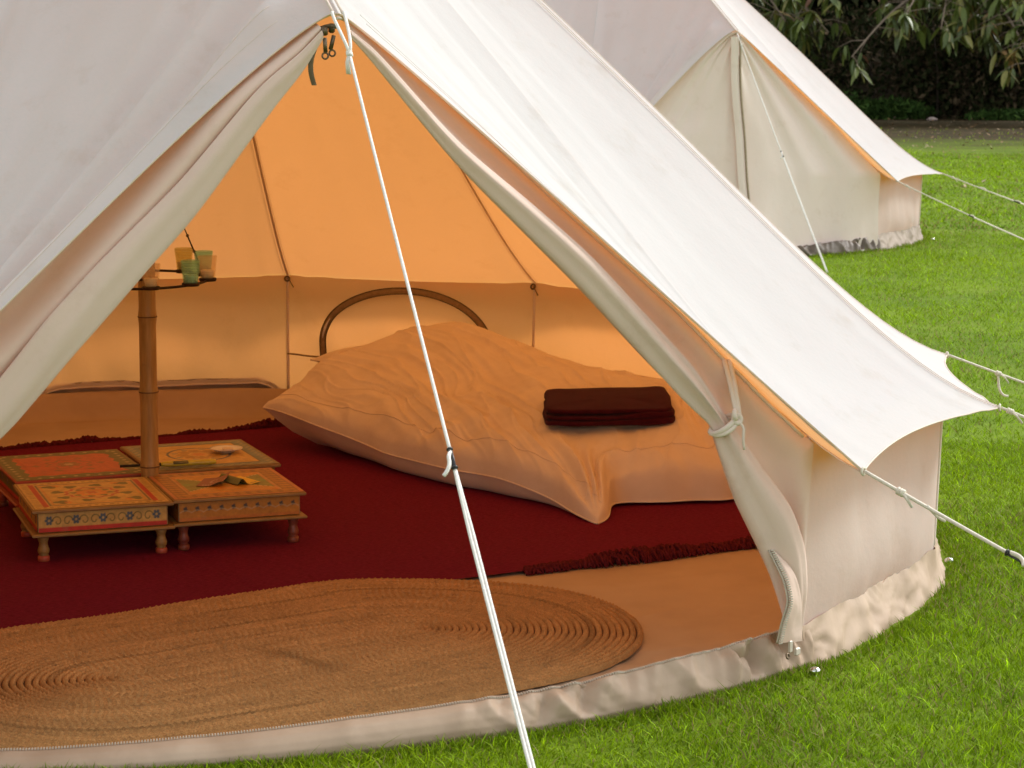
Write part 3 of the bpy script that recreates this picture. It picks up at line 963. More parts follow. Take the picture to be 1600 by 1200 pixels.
# bridle from the ridge to the knot
kp = A0 + (end - A0) * .045 - end
mb = MB()
for dx in (-.014, .013):
    q = np.array([APEX + [dx, -.004, .004] - end, APEX + [dx * 1.1, -.012, -.006] - end, kp + [dx * .45, 0, .02], kp])
    mb.tube(smooth_rows(q, 16), .0038, 7)
mb.tube(np.array([kp, kp + [-.006, -.004, -.02], kp + [-.004, -.003, -.045]]), .0045, 7)
mb.obj('bridle', M['rope'], g)
names = ['guy rope at the front right corner of the open tent, with a black slider',
         'short visible guy rope from the farthest-reaching eave point of the open tent',
         'guy rope with a knotted loose tail, behind the eave of the open tent']
for k in range(3):
    d = norm(GP[k] * [1, 1, 0])
    b = d * 4.2
    gg = guy(GP[k] + d * .004, b, (.28, .45, .5)[k], names[k], 'guy ropes of the tents', r=.0048 if k == 0 else .0042, knot=(.075, .03, .12)[k], mat='rope_old', sag=.012)
    ee = MB(); ee.torus(GP[k] - b, .009, .0035, d, 12, 6)
    ee.obj('eye', M['rope_old'], gg)
    if k == 2:
        c = lerp(GP[k], b, .12) - b
        mb = MB(); mb.tube(smooth_rows(np.array([c, c + [.004, 0, -.03], c + [.0, 0, -.06], c + [.02, -.01, -.085], c + [.035, -.01, -.082]]), 16), .0045, 6)
        mb.obj('tail', M['rope_old'], gg)
    if k == 0:
        c = lerp(GP[0], b, .12) - b
        mb = MB(); mb.tube(smooth_rows(np.array([c, c + [.02, -.02, -.03], c + [.035, -.03, -.035]]), 10), .004, 6)
        mb.obj('tail', M['rope_old'], gg)

def T2(p):
    c, s = math.cos(.02), math.sin(.02)
    p = np.asarray(p, float)
    return np.array([6.002 + c * p[0] - s * p[1], 10.598 + s * p[0] + c * p[1], p[2]])
guy(T2(APEX + [0, -.01, -.02]), T2((.06, -3.55, 0)), .52, 'thin guy rope down the front of the closed tent door', 'guy ropes of the tents', r=.0036, knot=.06)
n2 = ['lowest guy rope of the closed tent, from its front right corner', 'middle guy rope of the closed tent, from its right eave', 'highest guy rope of the closed tent, farthest behind']
for k in range(3):
    d = norm(GP[k] * [1, 1, 0])
    guy(T2(GP[k]), T2(d * 4.2), (.42, .38, .35)[k], n2[k], 'guy ropes of the tents', r=.0042, mat='rope_old', knot=.06, sag=.015)
ground_peg((1.222, -2.268, -.006), 'shiny round-headed peg by the front corner of the open tent', 'tent pegs')
ground_peg((2.198, -1.264, -.006), 'shiny peg head in the grass beside the side skirt of the open tent', 'tent pegs')
ground_peg((8.12, 9.06, -.004), 'small bright peg by the skirt of the closed tent', 'tent pegs')

# ------------------------------------------------------------------ bamboo pole
PX, PY = 0.02, 0.09
pole = thing('bamboo_pole', 'tall bamboo tent pole standing between the four low painted tables', 'pole', (PX, PY, 0.022))
zs = np.linspace(0, 2.80, 180)
nodes = [0.19, 0.435, 0.68, 0.93, 1.19, 1.46, 1.75, 2.05, 2.36, 2.66]
rad = 0.0285 - 0.0015 * zs
for z in nodes:
    rad = rad + 0.0030 * np.exp(-((zs - z) / .016) ** 2)
P = np.stack([0.004 * np.sin(zs * 1.3), 0.003 * np.sin(zs * 2.1 + 1), zs], 1)
mb = MB(); mb.tube(P, rad, 22); mb.obj('culm', M['bamboo'], pole)
for z in nodes:
    mb = MB(); c = np.array([0.004 * math.sin(z * 1.3), 0.003 * math.sin(z * 2.1 + 1), z]); mb.torus(c, rad[np.abs(zs - z).argmin()] + .0002, .0021, (0, 0, 1), 22, 6)
    mb.obj('node_ring', M['bamboo_node'], pole)

# ------------------------------------------------------------------ candle ring with hanging chains
RC = np.array([0.02, 0.06, 0.825]) - .020 * np.array([math.cos(YAW), -math.sin(YAW), 0]); RR = 0.215
VR = np.array([math.cos(YAW), -math.sin(YAW), 0]); VF = np.array([math.sin(YAW), math.cos(YAW), 0])
tilt = math.radians(2.2)
def ring_pt(th, r=RR, dz=0):
    return VR * r * math.cos(th) + VF * r * math.sin(th) + np.array([0, 0, r * math.sin(th) * math.sin(tilt) + dz])
cr_ = thing('candle_ring', 'dark iron ring holding glass candle cups, hung by chains round the bamboo pole', 'candle holder', RC)
mb = MB(); mb.tube(np.array([ring_pt(a) for a in np.linspace(0, 2 * PI, 64)]), .0042, 8, caps=False, flat=1.0)
mb.obj('ring', M['iron'], cr_)
mb = MB(); mb.torus((.019, 0.023, 0), .036, .004, (0, 0, 1), 20, 6); mb.obj('collar', M['iron'], cr_)
cups = [(-1.28, 'glass_clear', 'clear glass candle cup, lowest and nearest on the iron ring'), (-.62, 'glass_teal', 'teal glass candle cup at the front of the iron ring'), (-.06, 'glass_clear', 'clear glass candle cup at the right end of the iron ring'),
        (.52, 'glass_teal', 'pale teal glass candle cup half hidden behind the clear one'), (1.02, 'glass_olive', 'olive green glass candle cup at the back of the iron ring'), (1.66, 'glass_pink', 'pinkish glass candle cup partly hidden behind the pole and tent flap')]
for th, mt, lab in cups:
    c = ring_pt(th)
    mb = MB(); mb.lathe([(.001, -.003), (.026, -.003), (.028, .001), (.028, .007), (.026, .007), (.025, .002), (.001, .002)], 20, c); mb.obj('cup_plate', M['iron'], cr_)
    g = thing('candle_glass', lab, 'candle glass', RC + c + [0, 0, .003], 0, 'candle glasses on the iron ring')
    zz = np.linspace(0, .074, 34)
    ro = np.interp(zz, [0, .004, .074], [.019, .0225, .0305]) + .0009 * np.abs(np.sin(zz / .074 * PI * 9))
    prof = list(zip(ro, zz)) + [(ro[-1] - .0015, .0755)] + list(zip(ro[::-1] - .0028, zz[::-1] + .004))[1:]
    mb = MB(); mb.lathe(prof, 28); mb.obj('cup', M[mt], g)
    mb = MB(); mb.lathe([(.017, .005), (.0225, .028), (.021, .030), (.001, .029)], 20); mb.obj('candle', M['wax'], g)
    mb = MB(); mb.tube([(0, 0, .029), (.001, 0, .037)], .0008, 5); mb.obj('wick', M['black_plastic'], g)
for th in (.50, .50 + 2 * PI / 3, .50 + 4 * PI / 3):
    a = ring_pt(th); b = np.array([0.0, .03, .455]) + .03 * norm(a * [1, 1, 0])
    d = norm(b - a); s = norm(np.cross(d, [0, 0, 1.]))
    Lc = np.linalg.norm(b - a)
    segs = [(0, .085), (.085, .115), (.112, .142), (.14, .235), (.235, .262), (.26, .34), (.34, .366), (.364, Lc)]
    for (x0, x1) in segs:
        mb = MB()
        p0, p1 = a + d * x0, a + d * x1
        if x1 - x0 < .05:
            q = np.arange(15) * 2 * PI / 14
            mb.tube(np.array([(p0 + p1) / 2 + d * (x1 - x0) / 2 * math.cos(t_) + s * .006 * math.sin(t_) for t_ in q]), .0017, 6, caps=False)
        else:
            mb.tube([p0, p1], .0020, 6)
            mb.torus(p0, .004, .0014, s, 10, 6); mb.torus(p1, .004, .0014, s, 10, 6)
        mb.obj('chain_link', M['iron'], cr_)
mb = MB(); mb.torus((0, .03, .455), .034, .003, (0, 0, 1), 20, 6); mb.obj('hook_band', M['iron'], cr_)

# ------------------------------------------------------------------ painted low tables
CRE = np.array([.58, .42, .16]); RED = np.array([.48, .045, .03]); ORG = np.array([.62, .25, .06]); OLV = np.array([.17, .19, .06]); DKB = np.array([.05, .05, .05])
BLU = np.array([.09, .13, .17]); GRN = np.array([.18, .24, .08]); OCH = np.array([.46, .26, .055]); WHT = np.array([.62, .52, .32]); TEA = np.array([.15, .20, .19])

def paint(C, m, c, k=1.0):
    m = np.clip(m, 0, 1)[..., None] * k
    return C * (1 - m) + np.asarray(c) * m

def soft(d, w=.006):
    return np.clip(.5 - d / w, 0, 1)

def petals(X, Y, cx, cy, r, n, ph=0.0):
    dx, dy = X - cx, Y - cy
    rr = np.hypot(dx, dy); th = np.arctan2(dy, dx) + ph
    return rr - r * (.62 + .38 * np.abs(np.cos(th * n / 2)))

def top_paint(kind, n=150):
    x = np.linspace(-.5, .5, n)
    X, Y = np.meshgrid(x, x, indexing='ij')
    E = .5 - np.maximum(np.abs(X), np.abs(Y))           # distance from the edge
    rr = np.hypot(X, Y); th = np.arctan2(Y, X)
    nz = fbm(X * 14, Y * 14, kind, 7)
    along = np.where(np.abs(X) > np.abs(Y), Y, X)
    if kind == 0:      # cream with red bands and an orange wreath
        C = np.broadcast_to(CRE, X.shape + (3,)).copy()
        C = paint(C, soft(np.abs(E - .055) - .022) * (np.sin(along * 120 + 2 * nz) > .1), OCH * .75, .55)
        C = paint(C, soft(np.abs(np.abs(X) - .395) - .020) * (np.abs(Y) < .42), RED, .95)
        C = paint(C, soft(np.abs(E - .012) - .006), OCH * .5, .8)
        C = paint(C, soft(np.abs(np.maximum(np.abs(X) / .36, np.abs(Y) / .39) - 1) - .018, .02), DKB + .04, .85)
        C = paint(C, soft(np.abs(np.maximum(np.abs(X) / .335, np.abs(Y) / .365) - 1) - .012, .02), ORG, .7)
        C = paint(C, soft(np.abs(rr - .185 - .012 * np.sin(th * 12)) - .013), RED * .9 + .05, .8)
        for k in range(8):
            a = k * PI / 4 + .2
            C = paint(C, soft(petals(X, Y, .09 * math.cos(a), .09 * math.sin(a), .045, 5, a)), ORG, .7)
            C = paint(C, soft(petals(X, Y, .255 * math.cos(a + .3), .28 * math.sin(a + .3), .052, 3, a)), OLV * .8, .85)
            C = paint(C, soft(petals(X, Y, .135 * math.cos(a + .4), .135 * math.sin(a + .4), .03, 3, -a)), OLV, .8)
        for sx in (-1, 1):
            for sy in (-1, 1):
                C = paint(C, soft(petals(X, Y, .27 * sx, .29 * sy, .06, 3, sx)), OLV * .9, .85)
                C = paint(C, soft(petals(X, Y, .22 * sx, .31 * sy, .035, 5)), ORG, .7)
        C = paint(C, soft(petals(X, Y, 0, 0, .05, 6)), RED, .6)
    elif kind == 1:    # ochre border, green field with yellow hourglass
        C = np.broadcast_to(ORG * .75 + .06, X.shape + (3,)).copy()
        C = paint(C, soft(np.abs(E - .085) - .055), OCH * .62, .8)
        C = paint(C, soft(np.abs(E - .085) - .045) * (np.abs(np.sin(along * 38)) + .5 * np.abs(np.cos(E * 60)) > .95), OCH * 1.15, .65)
        C = paint(C, soft(np.abs(E - .145) - .007), CRE * .9, .7)
        C = paint(C, soft(.160 - E), np.array([.30, .30, .10]), 1)
        hg = np.abs(X) * .78 - np.abs(Y)
        C = paint(C, soft(hg + .005, .01) * (E > .16), OCH * 1.25, .95)
        C = paint(C, soft(np.abs(hg) - .010, .01) * (E > .16) * (np.sin(X * 190) > -.2), WHT, .9)
        C = paint(C, soft(petals(X, Y, .30, 0, .05, 5)) + soft(petals(X, Y, -.30, 0, .05, 5)), GRN * 1.4, .8)
        C = paint(C, soft(np.abs(E - .165) - .005), ORG, .6)
        C = paint(C, (nz > .25) * (E > .16) * (np.abs(Y) > np.abs(X) * .78), ORG, .35)
    elif kind == 2:    # red-orange field, olive border with pale dots
        C = np.broadcast_to(np.array([.50, .14, .05]), X.shape + (3,)).copy()
        C = paint(C, soft(E - .13 - .012 * np.sin(along * 40)), OLV * .95, .95)
        dots = (np.mod(along * 11, 1) - .5) ** 2 / 121 + (E - .055) ** 2
        C = paint(C, soft(dots - .016 ** 2, .0004), WHT, .7)
        C = paint(C, soft(np.abs(E - .012) - .006), OCH * .6, .8)
        C = paint(C, soft(np.abs(rr - .16 - .02 * np.sin(th * 8)) - .012) * .8, OLV, .6)
        C = paint(C, soft(petals(X, Y, 0, 0, .10, 8)), OLV * 1.1, .55)
        C = paint(C, soft(petals(X, Y, 0, 0, .04, 6)), WHT, .6)
        for k in range(6):
            a = k * PI / 3
            C = paint(C, soft(petals(X, Y, .25 * math.cos(a), .25 * math.sin(a), .035, 4)), OLV, .5)
    else:              # cream field with a blue ring, grey-green border
        C = np.broadcast_to(CRE * [1.0, .95, .85], X.shape + (3,)).copy()
        C = paint(C, soft(E - .115), TEA * 1.2, .92)
        z = np.abs(np.mod(along * 13, 1) - .5) * .08 + .03
        C = paint(C, soft(np.abs(E - z) - .012), WHT * .75, .6)
        C = paint(C, soft(np.abs(E - .118) - .006), DKB, .6)
        C = paint(C, soft(np.abs(E - .012) - .008), OCH * .8, .8)
        C = paint(C, soft(np.abs(rr - .245) - .010), BLU, .9)
        for k in range(8):
            a = k * PI / 4
            C = paint(C, soft(petals(X, Y, .13 * math.cos(a), .13 * math.sin(a), .055, 5, a)), OCH * .8, .6)
            C = paint(C, soft(petals(X, Y, .19 * math.cos(a + .39), .19 * math.sin(a + .39), .03, 3)), TEA * 1.3, .5)
            C = paint(C, soft(petals(X, Y, .33 * math.cos(a + .39), .33 * math.sin(a + .39), .03, 4)), OCH, .35)
        C = paint(C, soft(petals(X, Y, 0, 0, .06, 6)), ORG, .6)
    return np.clip(1.25 * C ** 1.35 * (1 + .16 * nz)[..., None], 0, 1)

def apron_paint(kind, n=150, m=26):
    x = np.linspace(-.5, .5, n)[:, None] + np.zeros((1, m)); y = np.linspace(0, 1, m)[None] * .13 + np.zeros((n, 1))
    if kind in (0, 2):
        C = np.broadcast_to(CRE * [.95, .9, .8] if kind == 0 else OLV, x.shape + (3,)).copy()
        C = paint(C, soft(y - .030), RED, .95)
        for k in range(5):
            cx = -.42 + k * .21
            C = paint(C, soft(petals(x, y, cx, .078, .034, 6)), BLU, .95)
            C = paint(C, soft(np.hypot(x - cx, y - .078) - .009), CRE, .9)
            if k < 4:
                for s_, cc in ((1, cx + .065), (-1, cx + .145)):
                    q = np.hypot(x - cc, (y - .070)); t_ = np.arctan2(y - .07, (x - cc) * s_)
                    C = paint(C, soft(np.abs(q - .010 - .0048 * (t_ + PI)) - .0035, .005), OLV * .55, .85)
    else:
        C = np.broadcast_to(OCH * [1.0, .9, .8], x.shape + (3,)).copy()
        C = paint(C, soft(y - .022), ORG * .8, .7)
        for k in range(10):
            cx = -.45 + k * .1
            C = paint(C, soft(petals(x, y, cx, .085, .019, 4, .4)), DKB + .03, .9)
        C = paint(C, soft(np.abs(y - .060 - .016 * np.abs(np.sin(x * PI * 10))) - .004, .006), WHT * .8, .6)
    return np.clip(1.3 * C ** 1.3 * (1 + .14 * fbm(x * 20, y * 30, kind, 4))[..., None], 0, 1)

def make_table(kind, cx, cy, w, d, rz, label, leg_mat, foot_mat, base_mat, h=0.165):
    z0 = 0.017
    t = thing('low_table', label, 'table', (cx, cy, z0), rz, 'low painted tables round the bamboo pole')
    th = .012
    # top board with bevelled rim
    mb = MB(); mb.box((0, 0, h - th / 2), (w, d, th), 0, .003); tb = mb.obj('tabletop', M[base_mat], t, smooth=False)
    n = 150
    C = top_paint(kind, n)
    xs = np.linspace(-.5, .5, n)
    X, Y = np.meshgrid(xs * (w - .008), xs * (d - .008), indexing='ij')
    E = .5 - np.maximum(np.abs(xs)[:, None], np.abs(xs)[None])
    Zp = h + .0012 + 0.0012 * sstep(.15, .17, E)
    grid_obj('painted_panel', np.stack([X, Y, Zp], -1), M['painted_wood'], tb, dye=C)
    # drawer-like apron box
    ah = .062; aw, ad = w - .034, d - .034
    mb = MB(); mb.box((0, 0, h - th - ah / 2), (aw, ad, ah), 0, .002); ap = mb.obj('apron', M[base_mat], t, smooth=False)
    A = apron_paint(kind)
    nn, mm = A.shape[:2]
    for ang, L, off in ((0, aw, ad / 2), (PI / 2, ad, aw / 2), (PI, aw, ad / 2), (-PI / 2, ad, aw / 2)):
        xx = np.linspace(-.5, .5, nn)[:, None] * (L - .006) + np.zeros((1, mm)); zz = (h - th - ah + .002) + np.linspace(0, 1, mm)[None] * (ah - .004) + np.zeros((nn, 1))
        yy = np.full_like(xx, -off - .0012)
        ca, sa = math.cos(ang), math.sin(ang)
        grid_obj('painted_band', np.stack([xx * ca - yy * sa, xx * sa + yy * ca, zz], -1), M['painted_wood'], ap, dye=A)
    # lower plinth board
    mb = MB(); mb.box((0, 0, h - th - ah - .006), (w + .004, d + .004, .010), 0, .003); mb.obj('plinth_board', M[base_mat], t, smooth=False)
    lh = h - th - ah - .011
    for sx in (-1, 1):
        for sy in (-1, 1):
            mb = MB()
            prof = [(.017, lh), (.018, lh - .006), (.016, lh - .014), (.013, lh - .022), (.014, lh - .030), (.0185, lh * .45), (.017, lh * .34), (.012, lh * .27), (.0155, lh * .24)]
            mb.lathe(prof, 16, (sx * (w / 2 - .035), sy * (d / 2 - .035), 0)); lg = mb.obj('leg', M[leg_mat], t)
            mb = MB(); mb.lathe([(.0155, lh * .24), (.0185, lh * .18), (.0185, .004), (.015, 0)], 16, (sx * (w / 2 - .035), sy * (d / 2 - .035), 0)); mb.obj('foot', M[foot_mat], lg)
    return t
make_table(0, -.213, -.148, .430, .452, -.02, 'cream low table with blue flowers painted on its front, nearest left of the pole', 'old_wood', 'red_wood', 'old_wood')
make_table(1, .215, -.130, .420, .452, -.01, 'low table with a green and yellow hourglass top, holding two leaflets', 'maroon_wood', 'maroon_wood', 'old_wood')
make_table(2, -.195, .375, .440, .490, .03, 'low table with a plain red orange top and olive border, behind left of the pole', 'red_wood', 'maroon_wood', 'red_wood')
make_table(3, .255, .415, .435, .520, .015, 'low table with a blue ring on its pale top, holding a small saucer', 'old_wood', 'maroon_wood', 'old_wood')
TZ = 0.017 + 0.165 + 0.0026

# leaflets
def leaflet(name, label, c, w, d, rz, fold, paintf):
    n, m = 30, 40
    x = np.linspace(-.5, .5, n)[:, None] + np.zeros((1, m)); y = np.linspace(-.5, .5, m)[None] + np.zeros((n, 1))
    z = fold(x, y)
    C = paintf(x, y)
    g = np.stack([x * w, y * d, z], -1)
    o = grid_obj(name, np.concatenate([g, g[::-1] - [0, 0, .0006]], 0), M['print'], None, dye=np.concatenate([C, C[::-1] * .9], 0))
    o.location = c; o.rotation_euler = (0, 0, rz)
    return tag(o, label, 'leaflet', 'leaflets on the tables')
def p1(x, y):
    C = np.broadcast_to(np.array([.26, .075, .045]), x.shape + (3,)).copy()
    C = paint(C, soft(np.hypot(x * 1.5, (y - .06) * 1.1) - .22, .05), np.array([.48, .26, .20]), .8)
    C = paint(C, soft(np.hypot(x * 1.5 - .05, (y - .06) * 1.1) - .12, .05), np.array([.20, .05, .05]), .8)
    return paint(C, (np.abs(y + .36) < .05) * (np.abs(x) < .3) * (np.sin(x * 60) > -.3), np.array([.55, .40, .30]), .7)
def p2(x, y):
    C = np.broadcast_to(np.array([.82, .56, .04]), x.shape + (3,)).copy()
    C = paint(C, soft(x + .10, .05), np.array([.16, .17, .06]), .95)
    C = paint(C, soft(np.hypot(x * 1.3 - .05, (y - .1) * 1.4) - .25 - .05 * np.sin(9 * np.arctan2(y - .1, x)), .04), np.array([.14, .13, .04]), .9)
    return paint(C, (np.abs(y + .38) < .045) * (x > -.05) * (np.sin(x * 70) > -.2), np.array([.3, .2, .02]), .8)
leaflet('leaflet', 'dark red-brown leaflet lying bent on the low table', (.180, -.125, TZ), .085, .135, -.42, lambda x, y: .002 + .016 * sstep(-.1, .5, x) + .012 * (x + .5) * (y > 0) * y, p1)
leaflet('leaflet', 'yellow and green folded leaflet lying beside the brown one', (.262, -.130, TZ), .085, .125, .30, lambda x, y: .001 + .020 * np.exp(-((x + .28) / .16) ** 2) + .004 * sstep(.1, .5, x), p2)
# saucer
sc = thing('saucer', 'small white saucer on the pale low table with the blue ring', 'saucer', (.352, .418, TZ))
mb = MB(); mb.lathe([(.022, 0), (.024, .003), (.045, .010), (.056, .015), (.057, .0165), (.050, .0145), (.026, .007), (.001, .006)], 32); mb.obj('dish', M['china'], sc)
mb = MB(); mb.lathe([(.018, .007), (.019, .012), (.017, .014), (.001, .0145)], 16, (.006, .004, 0)); mb.obj('candle_stub', M['duvet'], sc)
# gas lighter
yp = simple('yellow_plastic', (.62, .50, .05), (.55, .43, .05), 30, .3, 0.1)
lt = thing('gas_lighter', 'yellow gas lighter with a long black barrel, lying across the tables behind the pole', 'lighter', (.10, .205, TZ + .011), math.radians(-2))
mb = MB()
xs_ = np.linspace(-.02, .165, 26)
hh = np.interp(xs_, [-.02, 0, .05, .1, .15, .165], [.008, .012, .0125, .0115, .0125, .008])
mb.tube(np.stack([xs_, 0 * xs_, 0 * xs_], 1), hh, 14, flat=.8); mb.obj('handle', yp, lt)
mb = MB(); mb.tube([(-.155, 0, .001), (-.06, 0, .001), (-.02, 0, 0)], [.0048, .0048, .0065], 10); mb.obj('barrel', M['black_plastic'], lt)
mb = MB(); mb.box((.045, -.0085, .004), (.05, .010, .012), 0, .003); mb.obj('trigger', simple('grey_plastic', (.20, .17, .06), None, 30, .4, .1), lt)

# ------------------------------------------------------------------ rugs
RA = 0.15
ra_c, ra_s = math.cos(RA), math.sin(RA)
rug = thing('carpet', 'burgundy woven carpet with dark curled fringes covering the back of the tent floor', 'rug', (0.10, 0.40, 0.0))
def rug_w(x, y):     # rug plan coordinates to thing coordinates
    X, Y = x * ra_c - y * ra_s, x * ra_s + y * ra_c
    wx, wy = X + 0.10, Y + 0.40
    r = np.hypot(wx, wy); k = np.minimum(1, 2.36 / np.maximum(r, 1e-6))
    return wx * k - 0.10, wy * k - 0.40
xs = np.linspace(-1.85, 1.95, 240)[:, None]; ys = np.linspace(-1.475, 1.34, 190)[None]
X, Y = rug_w(xs + 0 * ys, ys + 0 * xs)
z = 0.0165 + 0.0022 * fbm(X * 5, Y * 8, 0, 91) + 0.0022 * (1 - np.abs(vnoise(X * 2.2 + Y, Y * 7, 0, 93)))
seamx = -0.155 + 0.02 * ys
z = z - 0.007 * np.exp(-((xs - seamx) / .010) ** 2) * (ys < -.3) + .003 * np.exp(-((xs - seamx + .03) / .02) ** 2) * (ys < -.3)
grid_obj('pile', np.stack([X, Y, z], -1), M['carpet'], rug)
def fringe(y0, x0, x1, sgn, nst):
    mb = MB()
    for k in range(nst):
        x = random.uniform(x0, x1)
        L = random.uniform(.015, .05)
        cl = vnoise(x * 9, y0, 0, 99)
        L *= 1 + .5 * cl
        dx = random.uniform(-.03, .03)
        pts = []
        for s in np.linspace(0, 1, 5):
            px, py = rug_w(np.array(x + dx * s + .006 * math.sin(s * 7 + k)), np.array(y0 + sgn * (L * s - .006)))
            pts.append((float(px), float(py), .016 + .022 * math.sin(s * PI) * random.uniform(.2, 1) * (1 + cl) - .004 * s))
        mb.tube(np.array(pts), [.0042, .0060, .0065, .0055, .002], 5)
    return mb
fringe(-1.475, .62, 1.72, -1, 700).obj('fringe', M['fringe'], rug)
fringe(1.34, -1.3, 1.2, 1, 900).obj('fringe', M['fringe'], rug)
# loose ply along the front edge
mb = MB()
for k in range(190):
    x = random.uniform(.62, 1.58); px, py = rug_w(np.array(x), np.array(-1.475 + random.uniform(-.02, .012)))
    a_ = random.uniform(0, 6.3); r_ = random.uniform(.006, .013)
    c = np.array([float(px), float(py), .022])
    mb.tube(np.array([c + [r_ * math.cos(a_ + s), r_ * math.sin(a_ + s), .006 * math.sin(s)] for s in np.linspace(0, 4.5, 7)]), .0036, 5)
mb.obj('edge_curl', M['fringe'], rug)

# braided jute rug: concentric coils round a straight core
JC = np.array([-.03, -1.675]); JA = 0.24; JH = 0.42; JR = 0.635
jd = np.array([math.cos(JA), math.sin(JA)]); jn = np.array([-jd[1], jd[0]])
jute = thing('jute_rug', 'oval braided jute rug just inside the doorway', 'rug', (JC[0], JC[1], 0.0))
W = 0.0182
ncoil = int(JR / W)
for k in range(ncoil):
    r = (k + .5) * W
    Lp = 4 * JH + 2 * PI * r
    step = .0062
    n = int(Lp / step)
    s = np.arange(n) * Lp / n
    q = np.zeros((n, 2)); nrm = np.zeros((n, 2))
    a1 = s < 2 * JH
    a2 = (s >= 2 * JH) & (s < 2 * JH + PI * r)
    a3 = (s >= 2 * JH + PI * r) & (s < 4 * JH + PI * r)
    a4 = s >= 4 * JH + PI * r
    q[a1] = np.outer(JH - s[a1], jd) + r * jn; nrm[a1] = jn
    th = (s[a2] - 2 * JH) / r; dd = np.outer(np.cos(th), jn) - np.outer(np.sin(th), jd); q[a2] = -JH * jd + r * dd; nrm[a2] = dd
    q[a3] = np.outer(-JH + (s[a3] - 2 * JH - PI * r), jd) - r * jn; nrm[a3] = -jn
    th = (s[a4] - 4 * JH - PI * r) / r; dd = -np.outer(np.cos(th), jn) + np.outer(np.sin(th), jd); q[a4] = JH * jd + r * dd; nrm[a4] = dd
    # plait: left and right strands bulge alternately
    ph = s / .0195 * 2 * PI + 6.28 * float(_hash(np.array([k]), np.array([3]), np.array([1]), 77)[0]) + 2.6 * vnoise(s * 6, k * 7.3, 0, 15)
    cr6 = np.array([-1.0, -.72, -.36, 0, .36, .72, 1.0])
    wob = .0012 * vnoise(s * 4, k * .35, 0, 16) + .0015 * vnoise(s * 17, k, 0, 17)
    under = 0.026 + .004 * vnoise(q[:, 0] * 3, q[:, 1] * 3, 0, 18) + .006 * np.exp(-(((q[:, 0] - .03) * .9 + (q[:, 1] + .06) * -.4) / .035) ** 2) * np.exp(-((q[:, 1] + .05) / .22) ** 2)
    under = under - .020 * sstep(-.62, -.68, q[:, 1]) * 0
    # the carpet lies under the far part, the bare groundsheet under the rest
    V = np.zeros((n, 7, 3))
    col_ = np.zeros((n, 7, 3))
    base = np.array([.46, .24, .085])
    tone = 1 + .12 * vnoise(s * 3.1, k * .6, 0, 19)
    for j, c in enumerate(cr6):
        bul = .0056 * (1 - c * c) + .0045 * np.sin(ph + (PI if c > 0 else 0) + abs(c) * 1.9) * math.sin(PI * min(1, abs(c) * 1.25))
        hw_ = W * (.455 + .055 * np.sin(ph + (PI if c > 0 else 0) + abs(c) * 1.9))
        V[:, j, :2] = q + nrm * (c * hw_ + wob)[:, None]
        V[:, j, 2] = under + bul - .008 * (abs(c) > .9)
        v1 = _hash(np.floor(ph / (2 * PI) + (.5 if c > 0 else 0)), np.full(n, k), np.full(n, 1 if c > 0 else 0), 3)
        cc = base[None] * (tone * (.90 + .20 * v1))[:, None]
        grey = (v1 > .94)[:, None]
        cc = np.where(grey, cc * [.72, .74, .78], cc)
        band = 0.0
        if k in (25, 26, 9, 16):
            band = .30 * sstep(-.1, .5, vnoise(s * 1.3, k, 0, 29) + .25)
        cc = cc * (1 - np.asarray(band))[..., None] if np.ndim(band) else cc
        col_[:, j] = cc
    # a worn dark patch near the middle
    pd = np.exp(-(((q[:, 0] - .045) * .85 + (q[:, 1] + .10) * .52) / .03) ** 2 - (((q[:, 0] - .045) * -.52 + (q[:, 1] + .10) * .85) / .17) ** 2)
    col_ *= (1 - .35 * pd)[:, None, None]
    V[..., :] = V
    F = grid_faces(n, 7)
    wrap = np.stack([np.arange(6) + (n - 1) * 7, np.arange(1, 7) + (n - 1) * 7, np.arange(1, 7), np.arange(6)], 1)
    link('braid_coil', mesh_np('braid_coil', V.reshape(-1, 3), np.concatenate([F, wrap]), dye=col_.reshape(-1, 3)), M['jute'], jute)

na = 120
th = np.linspace(0, 2 * PI, na, endpoint=False)
sup = np.stack([np.cos(th), np.sin(th)], 1) * (ncoil * W - .016)
sup = np.outer(sup[:, 0] + np.sign(np.cos(th)) * JH, jd) + np.outer(sup[:, 1], jn)
rg = np.linspace(0, 1, 14)[:, None, None]
Gb = np.concatenate([sup[None] * rg, np.full((14, na, 1), .0)], -1)
Gb[..., 2] = .0225 + .004 * vnoise(Gb[..., 0] * 3, Gb[..., 1] * 3, 0, 18)
grid_obj('backing', Gb, simple('dark_jute_backing', (.10, .050, .020), (.16, .085, .035), 60, .95, .5, .002, 300), jute, close_m=True)

